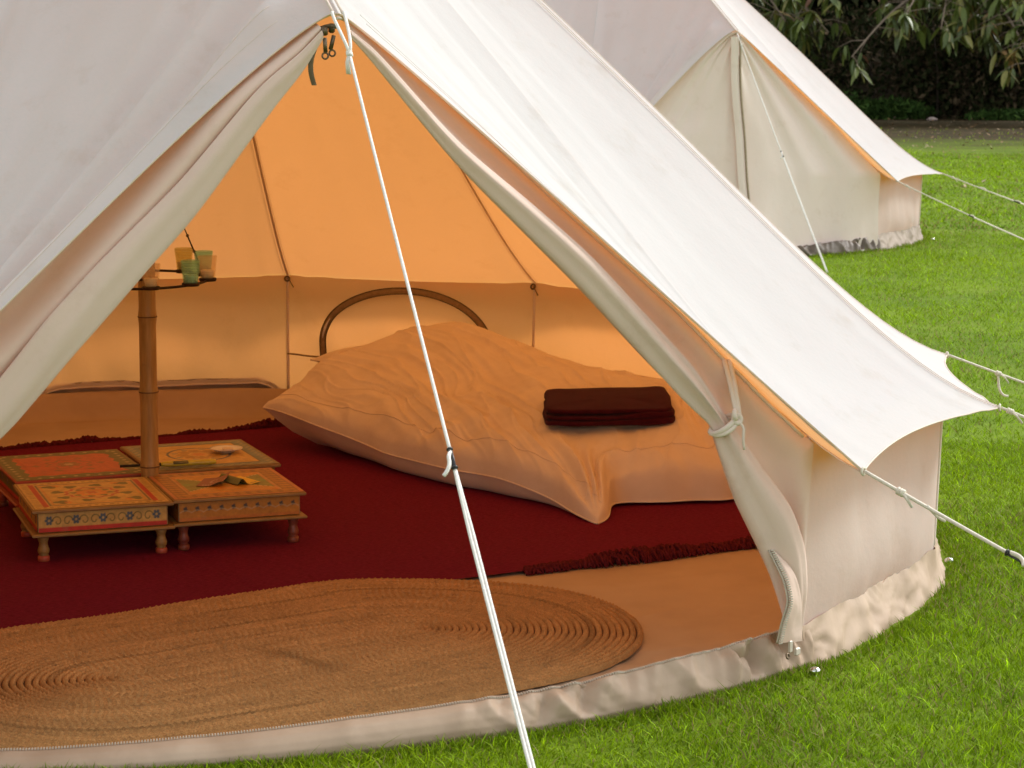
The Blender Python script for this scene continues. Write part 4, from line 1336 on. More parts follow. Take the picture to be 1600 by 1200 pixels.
# ------------------------------------------------------------------ bed: mattress, duvet, pillow, blanket
BO = np.array([1.385, -0.427]); BL = norm(np.array([-0.63, 1.93])); BW = norm(np.array([1.93, 0.63])); LEN, WID = 2.03, 0.92
def bed_xy(u, v):        # u along the long side from the foot, v across from the near side
    return BO + np.multiply.outer(u, BL) * LEN + np.multiply.outer(v, BW) * WID
mt = thing('mattress', 'low tan mattress on the carpet under the big duvet', 'mattress', (BO[0], BO[1], 0.018), math.atan2(BL[1], BL[0]))
n_, m_ = 60, 40
def rounded(cx, cy, hx, hy, z0, z1, rr, n=90, rings=7):
    a = np.linspace(0, 2 * PI, n, endpoint=False)
    p = 5.0
    ex = np.sign(np.cos(a)) * np.abs(np.cos(a)) ** (2 / p); ey = np.sign(np.sin(a)) * np.abs(np.sin(a)) ** (2 / p)
    G = []
    for t_ in np.linspace(0, 1, rings):
        g_ = rr * (1 - math.sin(PI * (t_ * .9 + .05)))
        G.append(np.stack([cx + (hx - g_) * ex, cy + (hy - g_) * ey, np.full(n, z0 + (z1 - z0) * t_)], 1))
    return np.array(G)
G = rounded(LEN * .545, -WID * .56, LEN * .405, WID * .40, 0.0, .12, .02)
mb = MB(); V = G.reshape(-1, 3); F = grid_faces(G.shape[0], G.shape[1], True).tolist(); k_ = G.shape[1]
mb.add(V, F + [list(range(k_))[::-1], [(G.shape[0] - 1) * k_ + i for i in range(k_)]])
mb.obj('cover', M['mattress'], mt)
pp = MB(); pp.tube(np.vstack([G[5], G[5][:1]]) , .005, 6, caps=False); pp.obj('piping', M['mattress'], mt)

nu, nv = 420, 240
u = np.linspace(0, 1, nu)[:, None]; v = np.linspace(0, 1, nv)[None]
U = u + 0 * v; Vv = v + 0 * u
# plan: bowed sides, stretched corners
off_near = (0.030 + .030 * vnoise(U * 7, 0 * U, 0, 120)) * np.sin(PI * np.clip(U, 0, 1)) ** 1.0        # near side pulled in between the corners
off_foot = (0.030 + .02 * vnoise(Vv * 6, 0 * U, 0, 121)) * np.sin(PI * Vv)
off_near = off_near + .045 * np.exp(-((U - .15) / .09) ** 2)
off_foot = off_foot + .075 * np.exp(-((Vv - .27) / .15) ** 2)
UU = U + off_foot * (1 - U) ** 3 * 1.0
VV = Vv + off_near * (1 - Vv) ** 3
XY = BO + UU[..., None] * BL * LEN + VV[..., None] * BW * WID
# height
puff = (np.sin(PI * np.clip(Vv, 0, 1)) ** .34) * (np.clip(np.sin(PI * np.clip(U, 0, 1)), 0, 1) ** .25)
zc = 0.285 + 0.080 * sstep(.35, .95, Vv) + 0.105 * sstep(.58, .86, U) * (.25 + .75 * sstep(.1, .65, Vv)) - .015 * np.exp(-((U - .22) / .16) ** 2 - ((Vv - .45) / .3) ** 2)
zedge = 0.030 + 0.055 * sstep(0.06, .30, U) + 0.075 * sstep(.55, 1.0, U) + .05 * Vv * sstep(0, .2, U) + .20 * sstep(.4, 1, Vv) * sstep(0.02, .25, U) + .17 * sstep(.02, .42, Vv) * sstep(.80, 1.0, U) * (1 - .95 * sstep(.42, 1.0, Vv))
Zd = zedge + (zc - zedge) * puff
# creases: fan from the head, bending down to the near side and the foot corner
env = np.clip(puff, 0, 1) ** .6
wv = vnoise(U * 2.1, Vv * 2.0, 0, 101) * .35
flow1 = (Vv + .75 * (1 - U) ** 2 + .10 * wv) * 8.0
flow1 = flow1 + .35 * vnoise(U * 7, Vv * 6, 0, 119)
c1 = vnoise(flow1 * 1.5, U * 2.6 + Vv, 0, 103)
c2 = vnoise(flow1 * 3.6 + 7, U * 4.5, 0, 105)
r1 = 1 - np.abs(vnoise(flow1 * 2.6 + 3, U * 3.4 - Vv, 0, 107)) * 2.6
r2 = 1 - np.abs(vnoise(flow1 * 1.3 + 8 - U * 5, U * 4.4 + Vv * 3, 0, 108)) * 4
crease = .0065 * c1 + .0040 * c2 + .0050 * np.clip(r1, 0, 1) ** 1.5 + .0030 * np.clip(r2, 0, 1) ** 1.3
# sharp pulls into the foot-near corner
du, dv = U * LEN, Vv * WID
rc = np.hypot(du, dv); tc_ = np.arctan2(dv, du)
corner = np.exp(-(rc / .50) ** 2)
crease = crease * (1 - .5 * corner) + (.010 * corner) * sstep(.02, .12, rc) * np.sin(tc_ * 17 + 2.0 * vnoise(rc * 6, tc_ * 2, 0, 109))
# pulls along the near drop and the foot drop
drop = np.exp(-(Vv / .16) ** 2) * sstep(.1, .25, U)
crease = crease + .011 * drop * vnoise(U * 19 + Vv * 5, Vv * 3, 0, 111)
dropf = np.exp(-(U / .10) ** 2) * sstep(.12, .3, Vv)
crease = crease + .010 * dropf * vnoise(Vv * 11, U * 9, 0, 113)
# flat seat for the blanket
seat = np.exp(-(((U - .20) / .12) ** 4) - (((Vv - .40) / .24) ** 4))
crease = crease * (1 - .7 * seat)
crease = crease + .0035 * fbm(U * 14, Vv * 9, 0, 115)
Zd = Zd + 2.3 * crease * env
Zd = np.maximum(Zd, .022)
top = np.concatenate([XY, Zd[..., None]], -1)
# the foot corner hangs to the floor as a soft tip
tip = np.exp(-(rc / .10) ** 2)
top[..., :2] += ((BL * .015 + BW * .010) * tip[..., None])
top[..., 2] = top[..., 2] * (1 - .35 * tip)
duv = thing('duvet', 'big crumpled tan duvet spread over the low mattress', 'duvet', (BO[0], BO[1], 0))
top0 = top - np.array([BO[0], BO[1], 0])
# underside: tuck back under from every side
ring_n = 5
def border(G):
    return np.concatenate([G[:, 0], G[-1, 1:], G[::-1, -1][1:], G[0, ::-1][1:-1]], 0)
B = border(top0)
cen = np.array([*(BL * LEN * .5 + BW * WID * .5), 0])
rows = [B]
for q, dz in ((.006, .10), (.016, .30), (.034, .60), (.062, .88), (.10, 1.0), (.16, 1.0)):
    hd = sstep(.55, 1.0, (B[:, :2] @ BL) / LEN)[:, None]; p = B + (cen - B) * q * (1 + 2.6 * hd * np.array([1, 1, 0])); p[:, 2] = np.maximum(B[:, 2] + (.020 - B[:, 2]) * dz, .020); rows.append(p)
fl = MB()
fl.add(np.array(rows).reshape(-1, 3)[:, :], grid_faces(len(rows), len(B), True).tolist())
# piped seam on the border
grid_obj('cover', top0, M['duvet'], duv, flip=True)
fl.obj('underside', M['duvet'], duv)
mb = MB(); mb.tube(np.vstack([B, B[:1]])[::2] + [0, 0, .001], .0035, 6, caps=False); mb.obj('seam', M['duvet'], duv)
# stitched hem line set in from the edge
def iso(k): return top0[:, k]
mb = MB(); mb.tube(top0[5:-5:2, 15] + [0, 0, .0012], .0018, 5); mb.tube(top0[22, 5:-5:2] + [0, 0, .0012], .0018, 5); mb.obj('hem_stitch', M['duvet'], duv)

# pillow corner showing behind the duvet
px, py = 1.368, 1.72
pil = thing('pillow', 'tan pillow corner showing under the head of the duvet', 'pillow', (px, py, .30), math.atan2(BL[1], BL[0]))
n2 = 40
a = np.linspace(-1, 1, n2); A, Bb = np.meshgrid(a, a, indexing='ij')
hgt = .055 * (np.clip(1 - A ** 4, 0, 1) * np.clip(1 - Bb ** 4, 0, 1)) ** .6
xx = A * .17 * (1 - .08 * (1 - Bb ** 2)); yy = Bb * .30 * (1 - .06 * (1 - A ** 2))
g1 = np.stack([xx, yy, hgt], -1); g2 = np.stack([xx, yy, -hgt * .8], -1)
mb = MB(); mb.add(g1.reshape(-1, 3), grid_faces(n2, n2).tolist()); mb.add(g2.reshape(-1, 3), grid_faces(n2, n2)[:, ::-1].tolist()); mb.obj('cover', M['duvet'], pil)
Bp = border(g1) * [1, 1, 0]
mb = MB(); mb.tube(np.vstack([Bp, Bp[:1]]), .004, 6, caps=False); mb.obj('piping', M['duvet'], pil)

# folded blanket
bc = np.array([1.685, .225]); br = math.atan2(-.159, .435)
bk = []
for dx_, dy_ in ((0, 0), (-.2, -.15), (.2, -.15), (-.2, .15), (.2, .15), (0, -.15), (0, .15)):
    w0 = bc + np.array([dx_ * math.cos(br) - dy_ * math.sin(br), dx_ * math.sin(br) + dy_ * math.cos(br)])
    d2 = (top[..., 0] - w0[0]) ** 2 + (top[..., 1] - w0[1]) ** 2
    bk.append(top[..., 2].ravel()[d2.argmin()])
def duvet_z(x, y):
    sub = top[::5, ::5].reshape(-1, 3)
    return np.array([np.average(sub[:, 2], weights=np.exp(-((sub[:, 0] - a_) ** 2 + (sub[:, 1] - b_) ** 2) / .05 ** 2) + 1e-12) for a_, b_ in zip(x, y)])
bmean = float(np.mean(bk)) - .004
bl = thing('blanket', 'folded maroon fleece blanket lying on the duvet', 'blanket', (bc[0], bc[1], float(np.mean(bk)) - .012), br)
print('blanket z', bk)
def fold_layer(z0, th, w, d, dx, dy, seed):
    n, k = 60, 26
    a = np.linspace(0, 2 * PI, 72, endpoint=False)
    rings = []
    p = 9.0
    ex = np.sign(np.cos(a)) * np.abs(np.cos(a)) ** (2 / p); ey = np.sign(np.sin(a)) * np.abs(np.sin(a)) ** (2 / p)
    prof = [(0, 0.0), (.5, 0.0), (.9, 0.0), (.985, .12), (1.0, .35), (1.0, .65), (.985, .88), (.9, 1.0), (.6, 1.03), (.3, 1.03), (0.0, 1.03)]
    for s_, h_ in prof:
        x = dx + ex * w / 2 * s_; y = dy + ey * d / 2 * s_
        wob = .006 * vnoise(x * 9, y * 9, seed, 5) * (s_ > .5)
        x = x * (1 + wob); zz = z0 + th * h_ + .008 * vnoise(x * 6, y * 6, seed, 6) * h_ + .003 * vnoise(x * 22, y * 22, seed, 8)
        wx_, wy_ = bc[0] + x * math.cos(br) - y * math.sin(br), bc[1] + x * math.sin(br) + y * math.cos(br)
        zz = zz + 0.22 * (duvet_z(wx_, wy_) - bmean)
        rings.append(np.stack([x + wob, y + wob * .6, zz], 1))
    G = np.array(rings)
    return G
for k, (z0, th, w, d, dx, dy) in enumerate(((0, .022, .455, .36, 0, 0), (.0205, .021, .450, .354, .004, .003), (.041, .023, .443, .347, .002, .008))):
    G = fold_layer(z0, th, w, d, dx, dy, k + 1)
    mb = MB(); mb.add(G.reshape(-1, 3), grid_faces(G.shape[0], G.shape[1], True).tolist()); mb.obj('fold', M['blanket'], bl)

# ------------------------------------------------------------------ lawn
def lawn_mat():
    m, nt, out = new_mat('lawn_soil_and_thatch')
    p = node(nt, 'ShaderNodeBsdfPrincipled', Roughness=0.9)
    p.inputs['Specular IOR Level'].default_value = 0.1
    c, src, nz = noise_mix(nt, (0.090, 0.150, 0.008), (0.150, 0.220, 0.014), 1.1, 6, .35, .65)
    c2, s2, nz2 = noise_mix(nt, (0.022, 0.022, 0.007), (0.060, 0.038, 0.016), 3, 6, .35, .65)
    # thin worn patches under the far trees (leaf litter and earth, coloured darker for tree shade)
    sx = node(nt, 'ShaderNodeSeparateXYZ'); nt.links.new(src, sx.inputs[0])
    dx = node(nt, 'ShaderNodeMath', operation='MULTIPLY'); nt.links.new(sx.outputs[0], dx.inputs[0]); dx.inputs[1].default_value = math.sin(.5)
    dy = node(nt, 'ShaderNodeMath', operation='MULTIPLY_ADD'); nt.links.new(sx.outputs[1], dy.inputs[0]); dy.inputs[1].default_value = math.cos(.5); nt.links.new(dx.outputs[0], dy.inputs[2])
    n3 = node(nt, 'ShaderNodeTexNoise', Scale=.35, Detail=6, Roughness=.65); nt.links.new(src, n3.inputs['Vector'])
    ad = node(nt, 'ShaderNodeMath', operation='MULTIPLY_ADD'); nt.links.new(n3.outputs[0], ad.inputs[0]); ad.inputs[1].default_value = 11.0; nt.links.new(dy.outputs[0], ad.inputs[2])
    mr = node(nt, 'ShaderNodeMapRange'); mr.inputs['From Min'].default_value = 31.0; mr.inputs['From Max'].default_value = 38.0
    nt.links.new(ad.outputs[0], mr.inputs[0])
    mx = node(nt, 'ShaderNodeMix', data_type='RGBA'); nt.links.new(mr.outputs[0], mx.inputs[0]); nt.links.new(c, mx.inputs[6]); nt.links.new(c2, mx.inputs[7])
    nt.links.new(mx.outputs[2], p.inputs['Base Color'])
    nt.links.new(bump(nt, nz2, .6, .02), p.inputs['Normal'])
    nt.links.new(p.outputs[0], out.inputs[0])
    return m
L = MB()
S = 400
gx = np.linspace(-S, S, 41); GX, GY = np.meshgrid(gx, gx, indexing='ij')
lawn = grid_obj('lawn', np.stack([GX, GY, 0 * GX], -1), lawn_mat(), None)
tag(lawn, 'mown green lawn running back to the trees', None, None, 'structure')
del lawn['label']

def in_tents(x, y, m=0.0):
    a = np.hypot(x, y) < 2.50 + m
    b = np.hypot(x - 6.002, y - 10.598) < 2.50 + m
    return a | b

def blades(n, dmin, dmax, lat0, lat1, h0, h1, w0, w1, seed, three=True):
    """real blades of grass spread in plan over a wedge of lawn in front of the camera place"""
    r = np.random.default_rng(seed)
    d = np.sqrt(r.uniform(dmin ** 2, dmax ** 2, n))
    a = r.uniform(lat0, lat1, n)
    x = CAM[0] + d * np.sin(a); y = CAM[1] + d * np.cos(a)
    keep = ~in_tents(x, y, .035) & (r.random(n) < 1 - .97 * sstep(-.35, .55, fbm(x * .35, y * .35, 0, 27) + (d - 33) / 7))
    x, y = x[keep], y[keep]
    cl = .5 + .5 * fbm(x * 2.3, y * 2.3, 0, 7)
    n = len(x)
    h = r.uniform(h0 * .6, h1, n) * (.45 + 1.0 * cl) * (1 + .5 * (r.random(n) < .05))
    w = r.uniform(w0, w1, n)
    th = r.uniform(0, 2 * PI, n)
    ln = r.uniform(.2, 1.7, n) * h
    la = r.uniform(0, 2 * PI, n)
    base = np.stack([x, y, np.full(n, -.004)], 1)
    wx = np.stack([np.cos(th), np.sin(th), 0 * th], 1) * w[:, None] / 2
    lean = np.stack([np.cos(la) * ln, np.sin(la) * ln, 0 * ln], 1)
    tipp = base + lean + np.stack([0 * h, 0 * h, h], 1)
    patch = fbm(x * .8, y * .8, 0, 17) + .5 * fbm(x * 3.1, y * 3.1, 0, 18) - .35 * np.exp(-((x - .6) ** 2 + (y + 2.95) ** 2) / .5)
    hue = r.random(n)
    c = np.stack([.130 + .07 * hue + .05 * patch, .225 + .08 * hue + .05 * patch, .002 + .006 * r.random(n)], 1)
    c *= 1.16 * np.exp(r.normal(0, .34, n))[:, None]
    dry = r.random(n) < .05 + .16 * sstep(.05, -.45, patch)
    c[dry] = np.array([.30, .25, .10]) * r.uniform(.6, 1.1, (dry.sum(), 1))
    if three:
        mid = base + lean * .35 + np.stack([0 * h, 0 * h, h * .6], 1)
        V = np.stack([base - wx, base + wx, mid + wx * .8, mid - wx * .8, tipp], 1)
        i = np.arange(n)[:, None] * 5
        F = np.concatenate([i + [[0, 1, 2]], i + [[0, 2, 3]], i + [[3, 2, 4]]])
        D = np.repeat(c, 5, 0)
    else:
        V = np.stack([base - wx, base + wx, tipp], 1)
        F = np.arange(n * 3).reshape(-1, 3)
        D = np.repeat(c, 3, 0)
    return V.reshape(-1, 3), F, D

lat = (-.02 + YAW - .22, YAW + .36)
g1 = blades(380000, 3.6, 9.5, YAW - .30, YAW + .36, .016, .036, .0022, .0042, 1)
g2 = blades(210000, 9.5, 20, YAW - .10, YAW + .36, .016, .036, .004, .008, 2, False)
g3 = blades(220000, 20, 43, YAW - .02, YAW + .36, .018, .04, .010, .02, 3, False)
def edge_blades(cx, cy, n, a0, a1, seed, big=1.0):
    r = np.random.default_rng(seed)
    a = r.uniform(a0, a1, n); rr = 2.527 + np.abs(r.normal(0, .035, n))
    x = cx + rr * np.sin(a); y = cy - rr * np.cos(a)
    h = r.uniform(.012, .034, n) * (.4 + .9 * (.5 + .5 * fbm(a * 14, rr * 3, 0, 9))) * big
    w = r.uniform(.0024, .0045, n) * big
    th = r.uniform(0, 2 * PI, n); la = r.uniform(0, 2 * PI, n); ln = r.uniform(.1, .8, n) * h
    base = np.stack([x, y, np.full(n, -.004)], 1)
    wx = np.stack([np.cos(th), np.sin(th), 0 * th], 1) * w[:, None] / 2
    lean = np.stack([np.cos(la) * ln, np.sin(la) * ln, 0 * ln], 1)
    tipp = base + lean + np.stack([0 * h, 0 * h, h], 1)
    mid = base + lean * .35 + np.stack([0 * h, 0 * h, h * .6], 1)
    hue = r.random(n)
    c = np.stack([.11 + .09 * hue, .20 + .10 * hue, .004 + .008 * hue], 1)
    dry = r.random(n) < .10
    c[dry] = np.array([.32, .26, .11])
    V = np.stack([base - wx, base + wx, mid + wx * .8, mid - wx * .8, tipp], 1)
    i = np.arange(n)[:, None] * 5
    return V.reshape(-1, 3), np.concatenate([i + [[0, 1, 2]], i + [[0, 2, 3]], i + [[3, 2, 4]]]), np.repeat(c, 5, 0)
g4 = edge_blades(0, 0, 11000, -.75, 1.9, 11)
g5 = edge_blades(6.002, 10.598, 2500, -.6, 2.0, 12, 1.3)
Vg = []; Fg = []; Dg = []; o_ = 0
for V, F, D in (g1, g2, g3, g4, g5):
    Vg.append(V); Fg.append(F + o_); Dg.append(D); o_ += len(V)
gr = link('grass', mesh_np('grass', np.concatenate(Vg), np.concatenate(Fg), smooth=False, dye=np.concatenate(Dg)), M['grass'])
tag(gr, 'short mown grass with a few dry blades', None, None, 'stuff')

# fallen leaves and clippings at the far edge of the lawn
r = np.random.default_rng(5)
n = 2600
d = np.sqrt(r.uniform(24 ** 2, 50 ** 2, n)); a = r.uniform(YAW + .02, YAW + .34, n)
x = CAM[0] + d * np.sin(a); y = CAM[1] + d * np.cos(a)
k = (r.random(n) < sstep(22, 40, d)); x, y = x[k], y[k]; n = len(x)
th = r.uniform(0, 6.28, n); s = r.uniform(.02, .045, n); tl = r.uniform(-.5, .5, n)
e1 = np.stack([np.cos(th), np.sin(th), tl], 1) * s[:, None]; e2 = np.stack([-np.sin(th), np.cos(th), .3 * tl], 1) * (s * .45)[:, None]
c = np.stack([x, y, .035 + .02 * r.random(n)], 1)
V = np.stack([c - e1, c - e2, c + e1, c + e2], 1).reshape(-1, 3)
cc = np.array([[.20, .12, .06], [.30, .20, .12], [.14, .09, .05], [.36, .28, .2]])[r.integers(0, 4, n)]
fl_l = link('fallen_leaves', mesh_np('fallen_leaves', V, np.arange(n * 4).reshape(-1, 4), smooth=False, dye=np.repeat(cc, 4, 0)), M['thicket'])
tag(fl_l, 'brown fallen leaves scattered at the far edge of the lawn', None, None, 'stuff')

# ------------------------------------------------------------------ far shrubs, trees and wood
BF = np.array([math.sin(.50), math.cos(.50)]); BR = np.array([math.cos(.50), -math.sin(.50)])
def bg(lat, dist, z=0.0):
    p = CAM[:2] + BF * dist + BR * lat
    return np.array([p[0], p[1], z])

def leaf_cloud(n, rx, ry, rz, zc, size, cols, seed, shell=.45, droop=.3, aspect=.45, stretch_noise=1.0):
    r = np.random.default_rng(seed)
    p = r.normal(size=(n, 3)); p /= np.linalg.norm(p, axis=1)[:, None]
    rad = r.uniform(shell, 1, n) ** .7
    lump = 1 + .28 * stretch_noise * fbm(p[:, 0] * 2.2 + seed, p[:, 1] * 2.2, p[:, 2] * 2.2, seed)
    p = p * (rad * lump)[:, None] * [rx, ry, rz] + [0, 0, zc]
    p[:, 2] = np.maximum(p[:, 2], .02)
    d = r.normal(size=(n, 3)); d[:, 2] -= droop * 2; d /= np.linalg.norm(d, axis=1)[:, None]
    w = np.cross(d, r.normal(size=(n, 3))); w /= np.linalg.norm(w, axis=1)[:, None]
    s = size * r.uniform(.6, 1.3, n)
    a = p - d * s[:, None] / 2; b = p + d * s[:, None] / 2; m = w * (s * aspect / 2)[:, None]
    V = np.stack([a, p - m, b, p + m], 1).reshape(-1, 3)
    F = np.arange(n * 4).reshape(-1, 4)
    cols = np.asarray(cols)
    c = cols[r.integers(0, len(cols), n)] * r.uniform(.6, 1.3, (n, 1))
    return V, F, np.repeat(c, 4, 0)

DK = [(.030, .042, .016), (.048, .050, .022), (.066, .050, .030), (.030, .038, .016), (.095, .070, .042)]
GD = [(.035, .055, .016), (.05, .07, .02), (.028, .042, .014), (.07, .085, .026)]
specs = [(-3.6, 49.5, 2.4, 1.8, 1.7, GD, 'dark green shrub at the wood edge behind the closed tent'),
         (0.4, 50.5, 2.6, 1.8, 1.55, DK, 'brownish dark shrub at the wood edge, just right of the tent roof'),
         (2.4, 49.2, 1.9, 1.0, 1.50, DK, 'wide dark bush under the tree trunk at the wood edge')]
for q, (la, di, rx, ry, rz, cols, lab) in enumerate(specs):
    t = thing('shrub', lab, 'shrub', bg(la, di), -.5, 'dark shrubs along the wood edge')
    V, F, D = leaf_cloud(11000, rx, ry, rz, rz * .55, .15, cols, 200 + q, .35)
    link('foliage', mesh_np('foliage', V, F, False, D), M['thicket'], t)
    mb = MB()
    rr_ = random.Random(q)
    for k in range(9):
        x0, y0 = rr_.uniform(-rx * .6, rx * .6), rr_.uniform(-ry * .5, ry * .3)
        mb.tube([(x0, y0, 0), (x0 + rr_.uniform(-.3, .3), y0 + rr_.uniform(-.2, .2), rz * .6), (x0 + rr_.uniform(-.6, .6), y0, rz * 1.3)], [.03, .02, .008], 5)
    mb.obj('stems', simple('dark_bark_%d' % q, (.04, .03, .02), (.07, .05, .035), 8, .9), t)
# low green plants at the foot of the shrubs
for q, (la, di, w_, h_) in enumerate(((-1.2, 47.9, 1.3, .42), (.3, 48.2, 1.0, .26), (3.2, 47.9, 1.4, .14))):
    t = thing('fern', ('tallest bright green fern clump beside the closed tent roof', 'second fern clump, smaller, along the foot of the hedge', 'low sparse plant clump at the right end of the hedge foot')[q], 'plant', bg(la, di), -.5, 'green plants at the foot of the hedge')
    V, F, D = leaf_cloud(2600, w_, .5, h_, h_ * .6, .16, [(.04, .085, .02), (.06, .11, .025), (.03, .06, .015)], 300 + q, .2, -.4, .22)
    link('fronds', mesh_np('fronds', V, F, False, D), M['thicket'], t)
# a dark earth bank and the wood behind it
bx = np.linspace(-45, 45, 160); by = np.r_[np.linspace(48.6, 62, 24), np.linspace(63, 110, 16)]
BX, BY = np.meshgrid(bx, by, indexing='ij')
BZ = 18 * sstep(61, 95, BY) + 1.1 * sstep(48.6, 53, BY) + .25 * fbm(BX * .5, BY * .5, 0, 61) * sstep(48.6, 50, BY) - .01
PP = CAM[None, None, :2] + BX[..., None] * BR + BY[..., None] * BF
bank = grid_obj('earth_bank', np.concatenate([PP, BZ[..., None]], -1), simple('leaf_mould', (.030, .024, .014), (.055, .042, .025), 3, .95, .8, .03, 20, spec=.1), None, flip=True)
tag(bank, None, None, None, 'structure')
# turf edge strip with a pale stone
kb = thing('stone', 'small pale pinkish stone at the foot of the hedge', 'stone', bg(1.2, 47.4, 0))
mb = MB()
mb.lathe([(.02, 0), (.10, .01), (.11, .03), (.06, .06), (.01, .07)], 9); o = mb.obj('body', simple('pale_stone', (.45, .36, .34), (.36, .28, .26), 8, .8, .5, .01), kb)
V, F, D = leaf_cloud(110000, 30, 4.0, 8.5, 6.0, .55, DK + [(.012, .015, .006)] * 3, 400, .1, .2, .5)
wood = link('woodland', mesh_np('woodland', V, F, False, D), M['thicket'])
wood.location = bg(0, 60.5); wood.rotation_euler = (0, 0, -.5)
tag(wood, 'dark mass of woodland behind the trees', None, None, 'stuff')

bark = simple('tree_bark', (.14, .105, .072), (.22, .17, .12), 5, .9, .8, .02, 14, stretch=(3, 3, .6))
def leaf_mesh(seed, L=.36, Wd=.095):
    r = random.Random(seed)
    n = 9
    s = np.linspace(0, 1, n)
    wd = Wd / 2 * np.sin(PI * s ** .8) ** .8
    wd[0] = .003; wd[-1] = .001
    bend = -r.uniform(.05, .25) * s ** 2 * L
    cup = .35
    V = np.stack([np.stack([-wd, s * L, bend + wd * cup], 1), np.stack([0 * s, s * L, bend], 1), np.stack([wd, s * L, bend + wd * cup], 1)], 1)
    return V, grid_faces(n, 3)
leafcols = [(.100, .140, .028), (.130, .165, .032), (.075, .110, .028), (.180, .175, .040)]
autumn = [(.22, .13, .045), (.30, .20, .06), (.24, .12, .07), (.16, .17, .04)]
leaf_meshes = []
for k, c in enumerate(leafcols + autumn):
    V, F = leaf_mesh(k)
    me = mesh_np('leaf', V.reshape(-1, 3), F, True, np.broadcast_to(np.array(c), (V.shape[0] * 3, 3)))
    me.materials.append(M['leaf'])
    leaf_meshes.append(me)

def spray_leaves(tip, axis, n, rr, size):
    """leaves drooping from a twig end: list of (matrix)"""
    out = []
    for k in range(n):
        az = rr.uniform(0, 2 * PI)
        dr = rr.uniform(.2, 1.35)
        d = Vector((math.cos(az) * math.cos(dr), math.sin(az) * math.cos(dr), -math.sin(dr)))
        pos = Vector(tip) - Vector(axis) * rr.uniform(0, .30)
        q = d.to_track_quat('Y', 'Z')
        s = size * rr.uniform(.65, 1.2)
        out.append(Matrix.Translation(pos) @ q.to_matrix().to_4x4() @ Matrix.Rotation(rr.uniform(-.5, .5), 4, 'Y') @ Matrix.Diagonal((s, s, s, 1)))
    return out

def leafy_tree(label, base, height, branches, nl, autumn_p, seed, trunk_r, lean=0.0):
    t = thing('leafy_tree', label, 'tree', base, -.5, 'trees at the edge of the wood')
    rr = random.Random(seed)
    zs = np.linspace(0, height, 16)
    P = np.stack([lean * zs + .08 * np.sin(zs * .9 + seed), .06 * np.sin(zs * .7), zs], 1)
    mb = MB(); mb.tube(P, trunk_r * (1 - .6 * zs / height) * (1 + .5 * np.exp(-zs / .25)), 14); mb.obj('trunk', bark, t)
    merged_V, merged_F, merged_D, off = [], [], [], 0
    single = 0
    for bi, (b0, b1, nsp, spread, near) in enumerate(branches):
        b0, b1 = np.array(b0, float), np.array(b1, float)
        s = np.linspace(0, 1, 12)[:, None]
        cv = b0 + (b1 - b0) * s
        cv[:, 2] += .35 * np.sin(PI * s[:, 0]) * np.linalg.norm(b1 - b0) * .2
        mb = MB(); mb.tube(cv, np.linspace(.05, .012, 12), 7)
        tips = []
        for k in range(nsp):
            f = rr.uniform(.25, 1.0)
            p = b0 + (b1 - b0) * f; p = np.array([np.interp(f, s[:, 0], cv[:, q]) for q in range(3)])
            e = p + np.array([rr.gauss(0, spread), rr.gauss(0, spread * .7), rr.gauss(-.12, spread * .45)])
            mb.tube([p, lerp(p, e, .5) + [0, 0, .06], e], [.010, .007, .004], 5)
            tips.append((e, norm(e - p + 1e-6)))
        bo = mb.obj('branch', bark, t)
        for e, ax in tips:
            for mtx in spray_leaves(e, ax, rr.randint(6, 11), rr, 1.0):
                pool = range(4, 8) if rr.random() < autumn_p else range(4)
                me = leaf_meshes[rr.choice(list(pool))]
                if near and single < nl:
                    o = bpy.data.objects.new('leaf', me); col.objects.link(o); o.parent = bo; o.matrix_local = mtx
                    single += 1
                else:
                    co = np.empty(len(me.vertices) * 3, np.float32); me.vertices.foreach_get('co', co); co = co.reshape(-1, 3)
                    Mx = np.array(mtx)
                    merged_V.append(co @ Mx[:3, :3].T + Mx[:3, 3]); merged_F.append(grid_faces(9, 3) + off); off += len(co)
                    cc = np.empty(len(co) * 4, np.float32); me.color_attributes['dye'].data.foreach_get('color', cc)
                    merged_D.append(cc.reshape(-1, 4)[:, :3])
    if merged_V:
        o = link('crown', mesh_np('crown', np.concatenate(merged_V), np.concatenate(merged_F), True, np.concatenate(merged_D)), M['leaf'], t)
        tag(o, None, None, None, 'stuff')
    return t
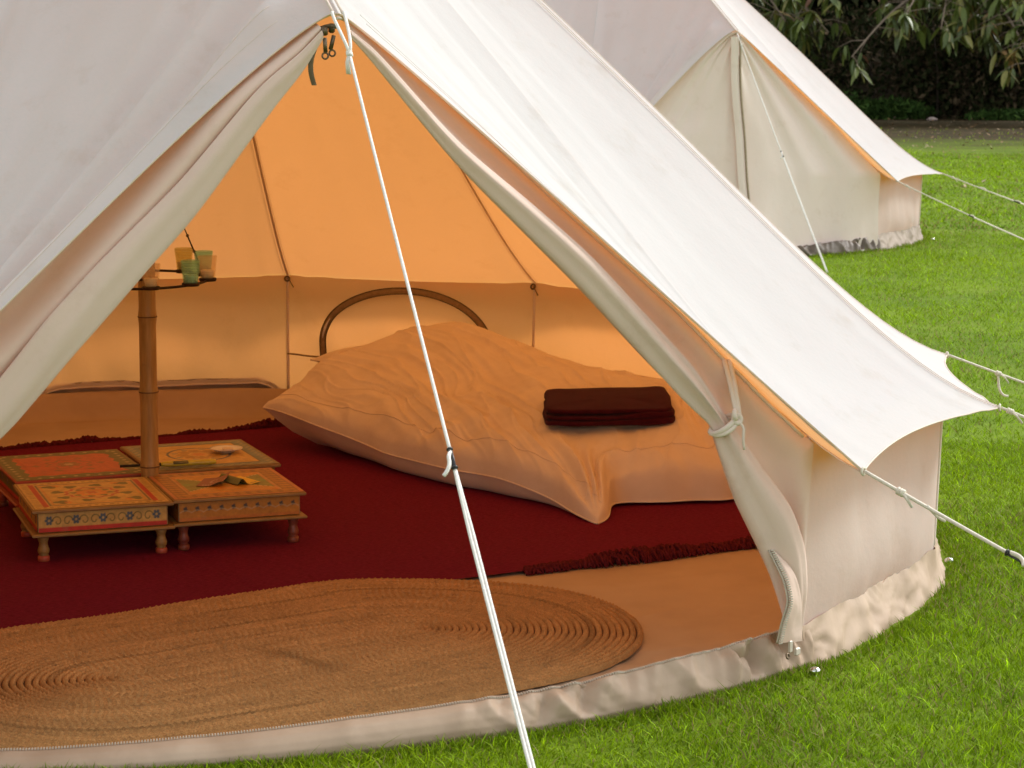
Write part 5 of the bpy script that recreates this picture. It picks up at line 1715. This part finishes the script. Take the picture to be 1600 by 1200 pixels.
# branch coordinates are in the tree's own frame: x across the view, y away from it
leafy_tree('leafy tree with a pale upright trunk at the wood edge, its long leaves hanging low', bg(1.75, 49.5), 12.0,
           [((0, 0, 2.6), (-2.1, -5.2, 1.25), 20, .46, True), ((0, 0, 2.8), (1.2, -5.4, .95), 20, .46, True), ((0, 0, 3.0), (-.5, -4.8, 1.75), 20, .5, True), ((0, 0, 3.0), (-1.2, -4.9, 1.9), 26, .6, False), ((0, 0, 3.0), (1.0, -4.9, 1.8), 26, .6, False), ((0, 0, 3.6), (-3.0, -4.2, 2.5), 30, .6, False), ((0, 0, 3.6), (2.2, -4.2, 2.4), 26, .6, False),
            ((0, 0, 4.6), (-2.2, -3.4, 3.8), 34, .9, False), ((0, 0, 4.8), (2.4, -3.2, 4.0), 34, .9, False), ((0, 0, 6), (0, -3.0, 5.4), 34, 1.1, False), ((0, 0, 7), (-2, 1.0, 7.6), 30, 1.2, False), ((0, 0, 8), (2, 1.0, 9), 30, 1.2, False)], 300, .05, 1, .165)
leafy_tree('leafy tree with dark drooping leaves, behind the ridge of the closed tent', bg(-3.4, 50.0), 11.0,
           [((0, 0, 2.6), (-.9, -5.0, 1.35), 18, .42, True), ((0, 0, 2.6), (1.4, -4.8, 1.35), 22, .46, True), ((0, 0, 3.2), (2.6, -4.4, 1.7), 26, .5, True), ((0, 0, 3.2), (1.8, -4.6, 1.9), 30, .6, False), ((0, 0, 3.6), (-2.4, -3.8, 2.4), 26, .6, False),
            ((0, 0, 4.6), (.6, -3.4, 3.8), 40, .9, False), ((0, 0, 6), (0, -2.6, 5.6), 34, 1.2, False), ((0, 0, 7), (1.5, .8, 8), 34, 1.3, False)], 300, .02, 2, .13)
leafy_tree('leafy tree with yellowing and pinkish leaves at the right edge of the wood', bg(4.1, 49.2), 11.0,
           [((0, 0, 2.6), (-1.3, -4.6, 1.45), 22, .46, True), ((0, 0, 2.8), (-.3, -4.6, 1.7), 24, .5, True), ((0, 0, 3.2), (1.2, -4.2, 2.2), 20, .5, False), ((0, 0, 4.2), (-1.0, -3.8, 3.2), 40, .8, False),
            ((0, 0, 6), (1, -2.6, 5.6), 34, 1.2, False), ((0, 0, 7), (-1.5, .8, 8), 34, 1.3, False)], 300, .55, 3, .14)
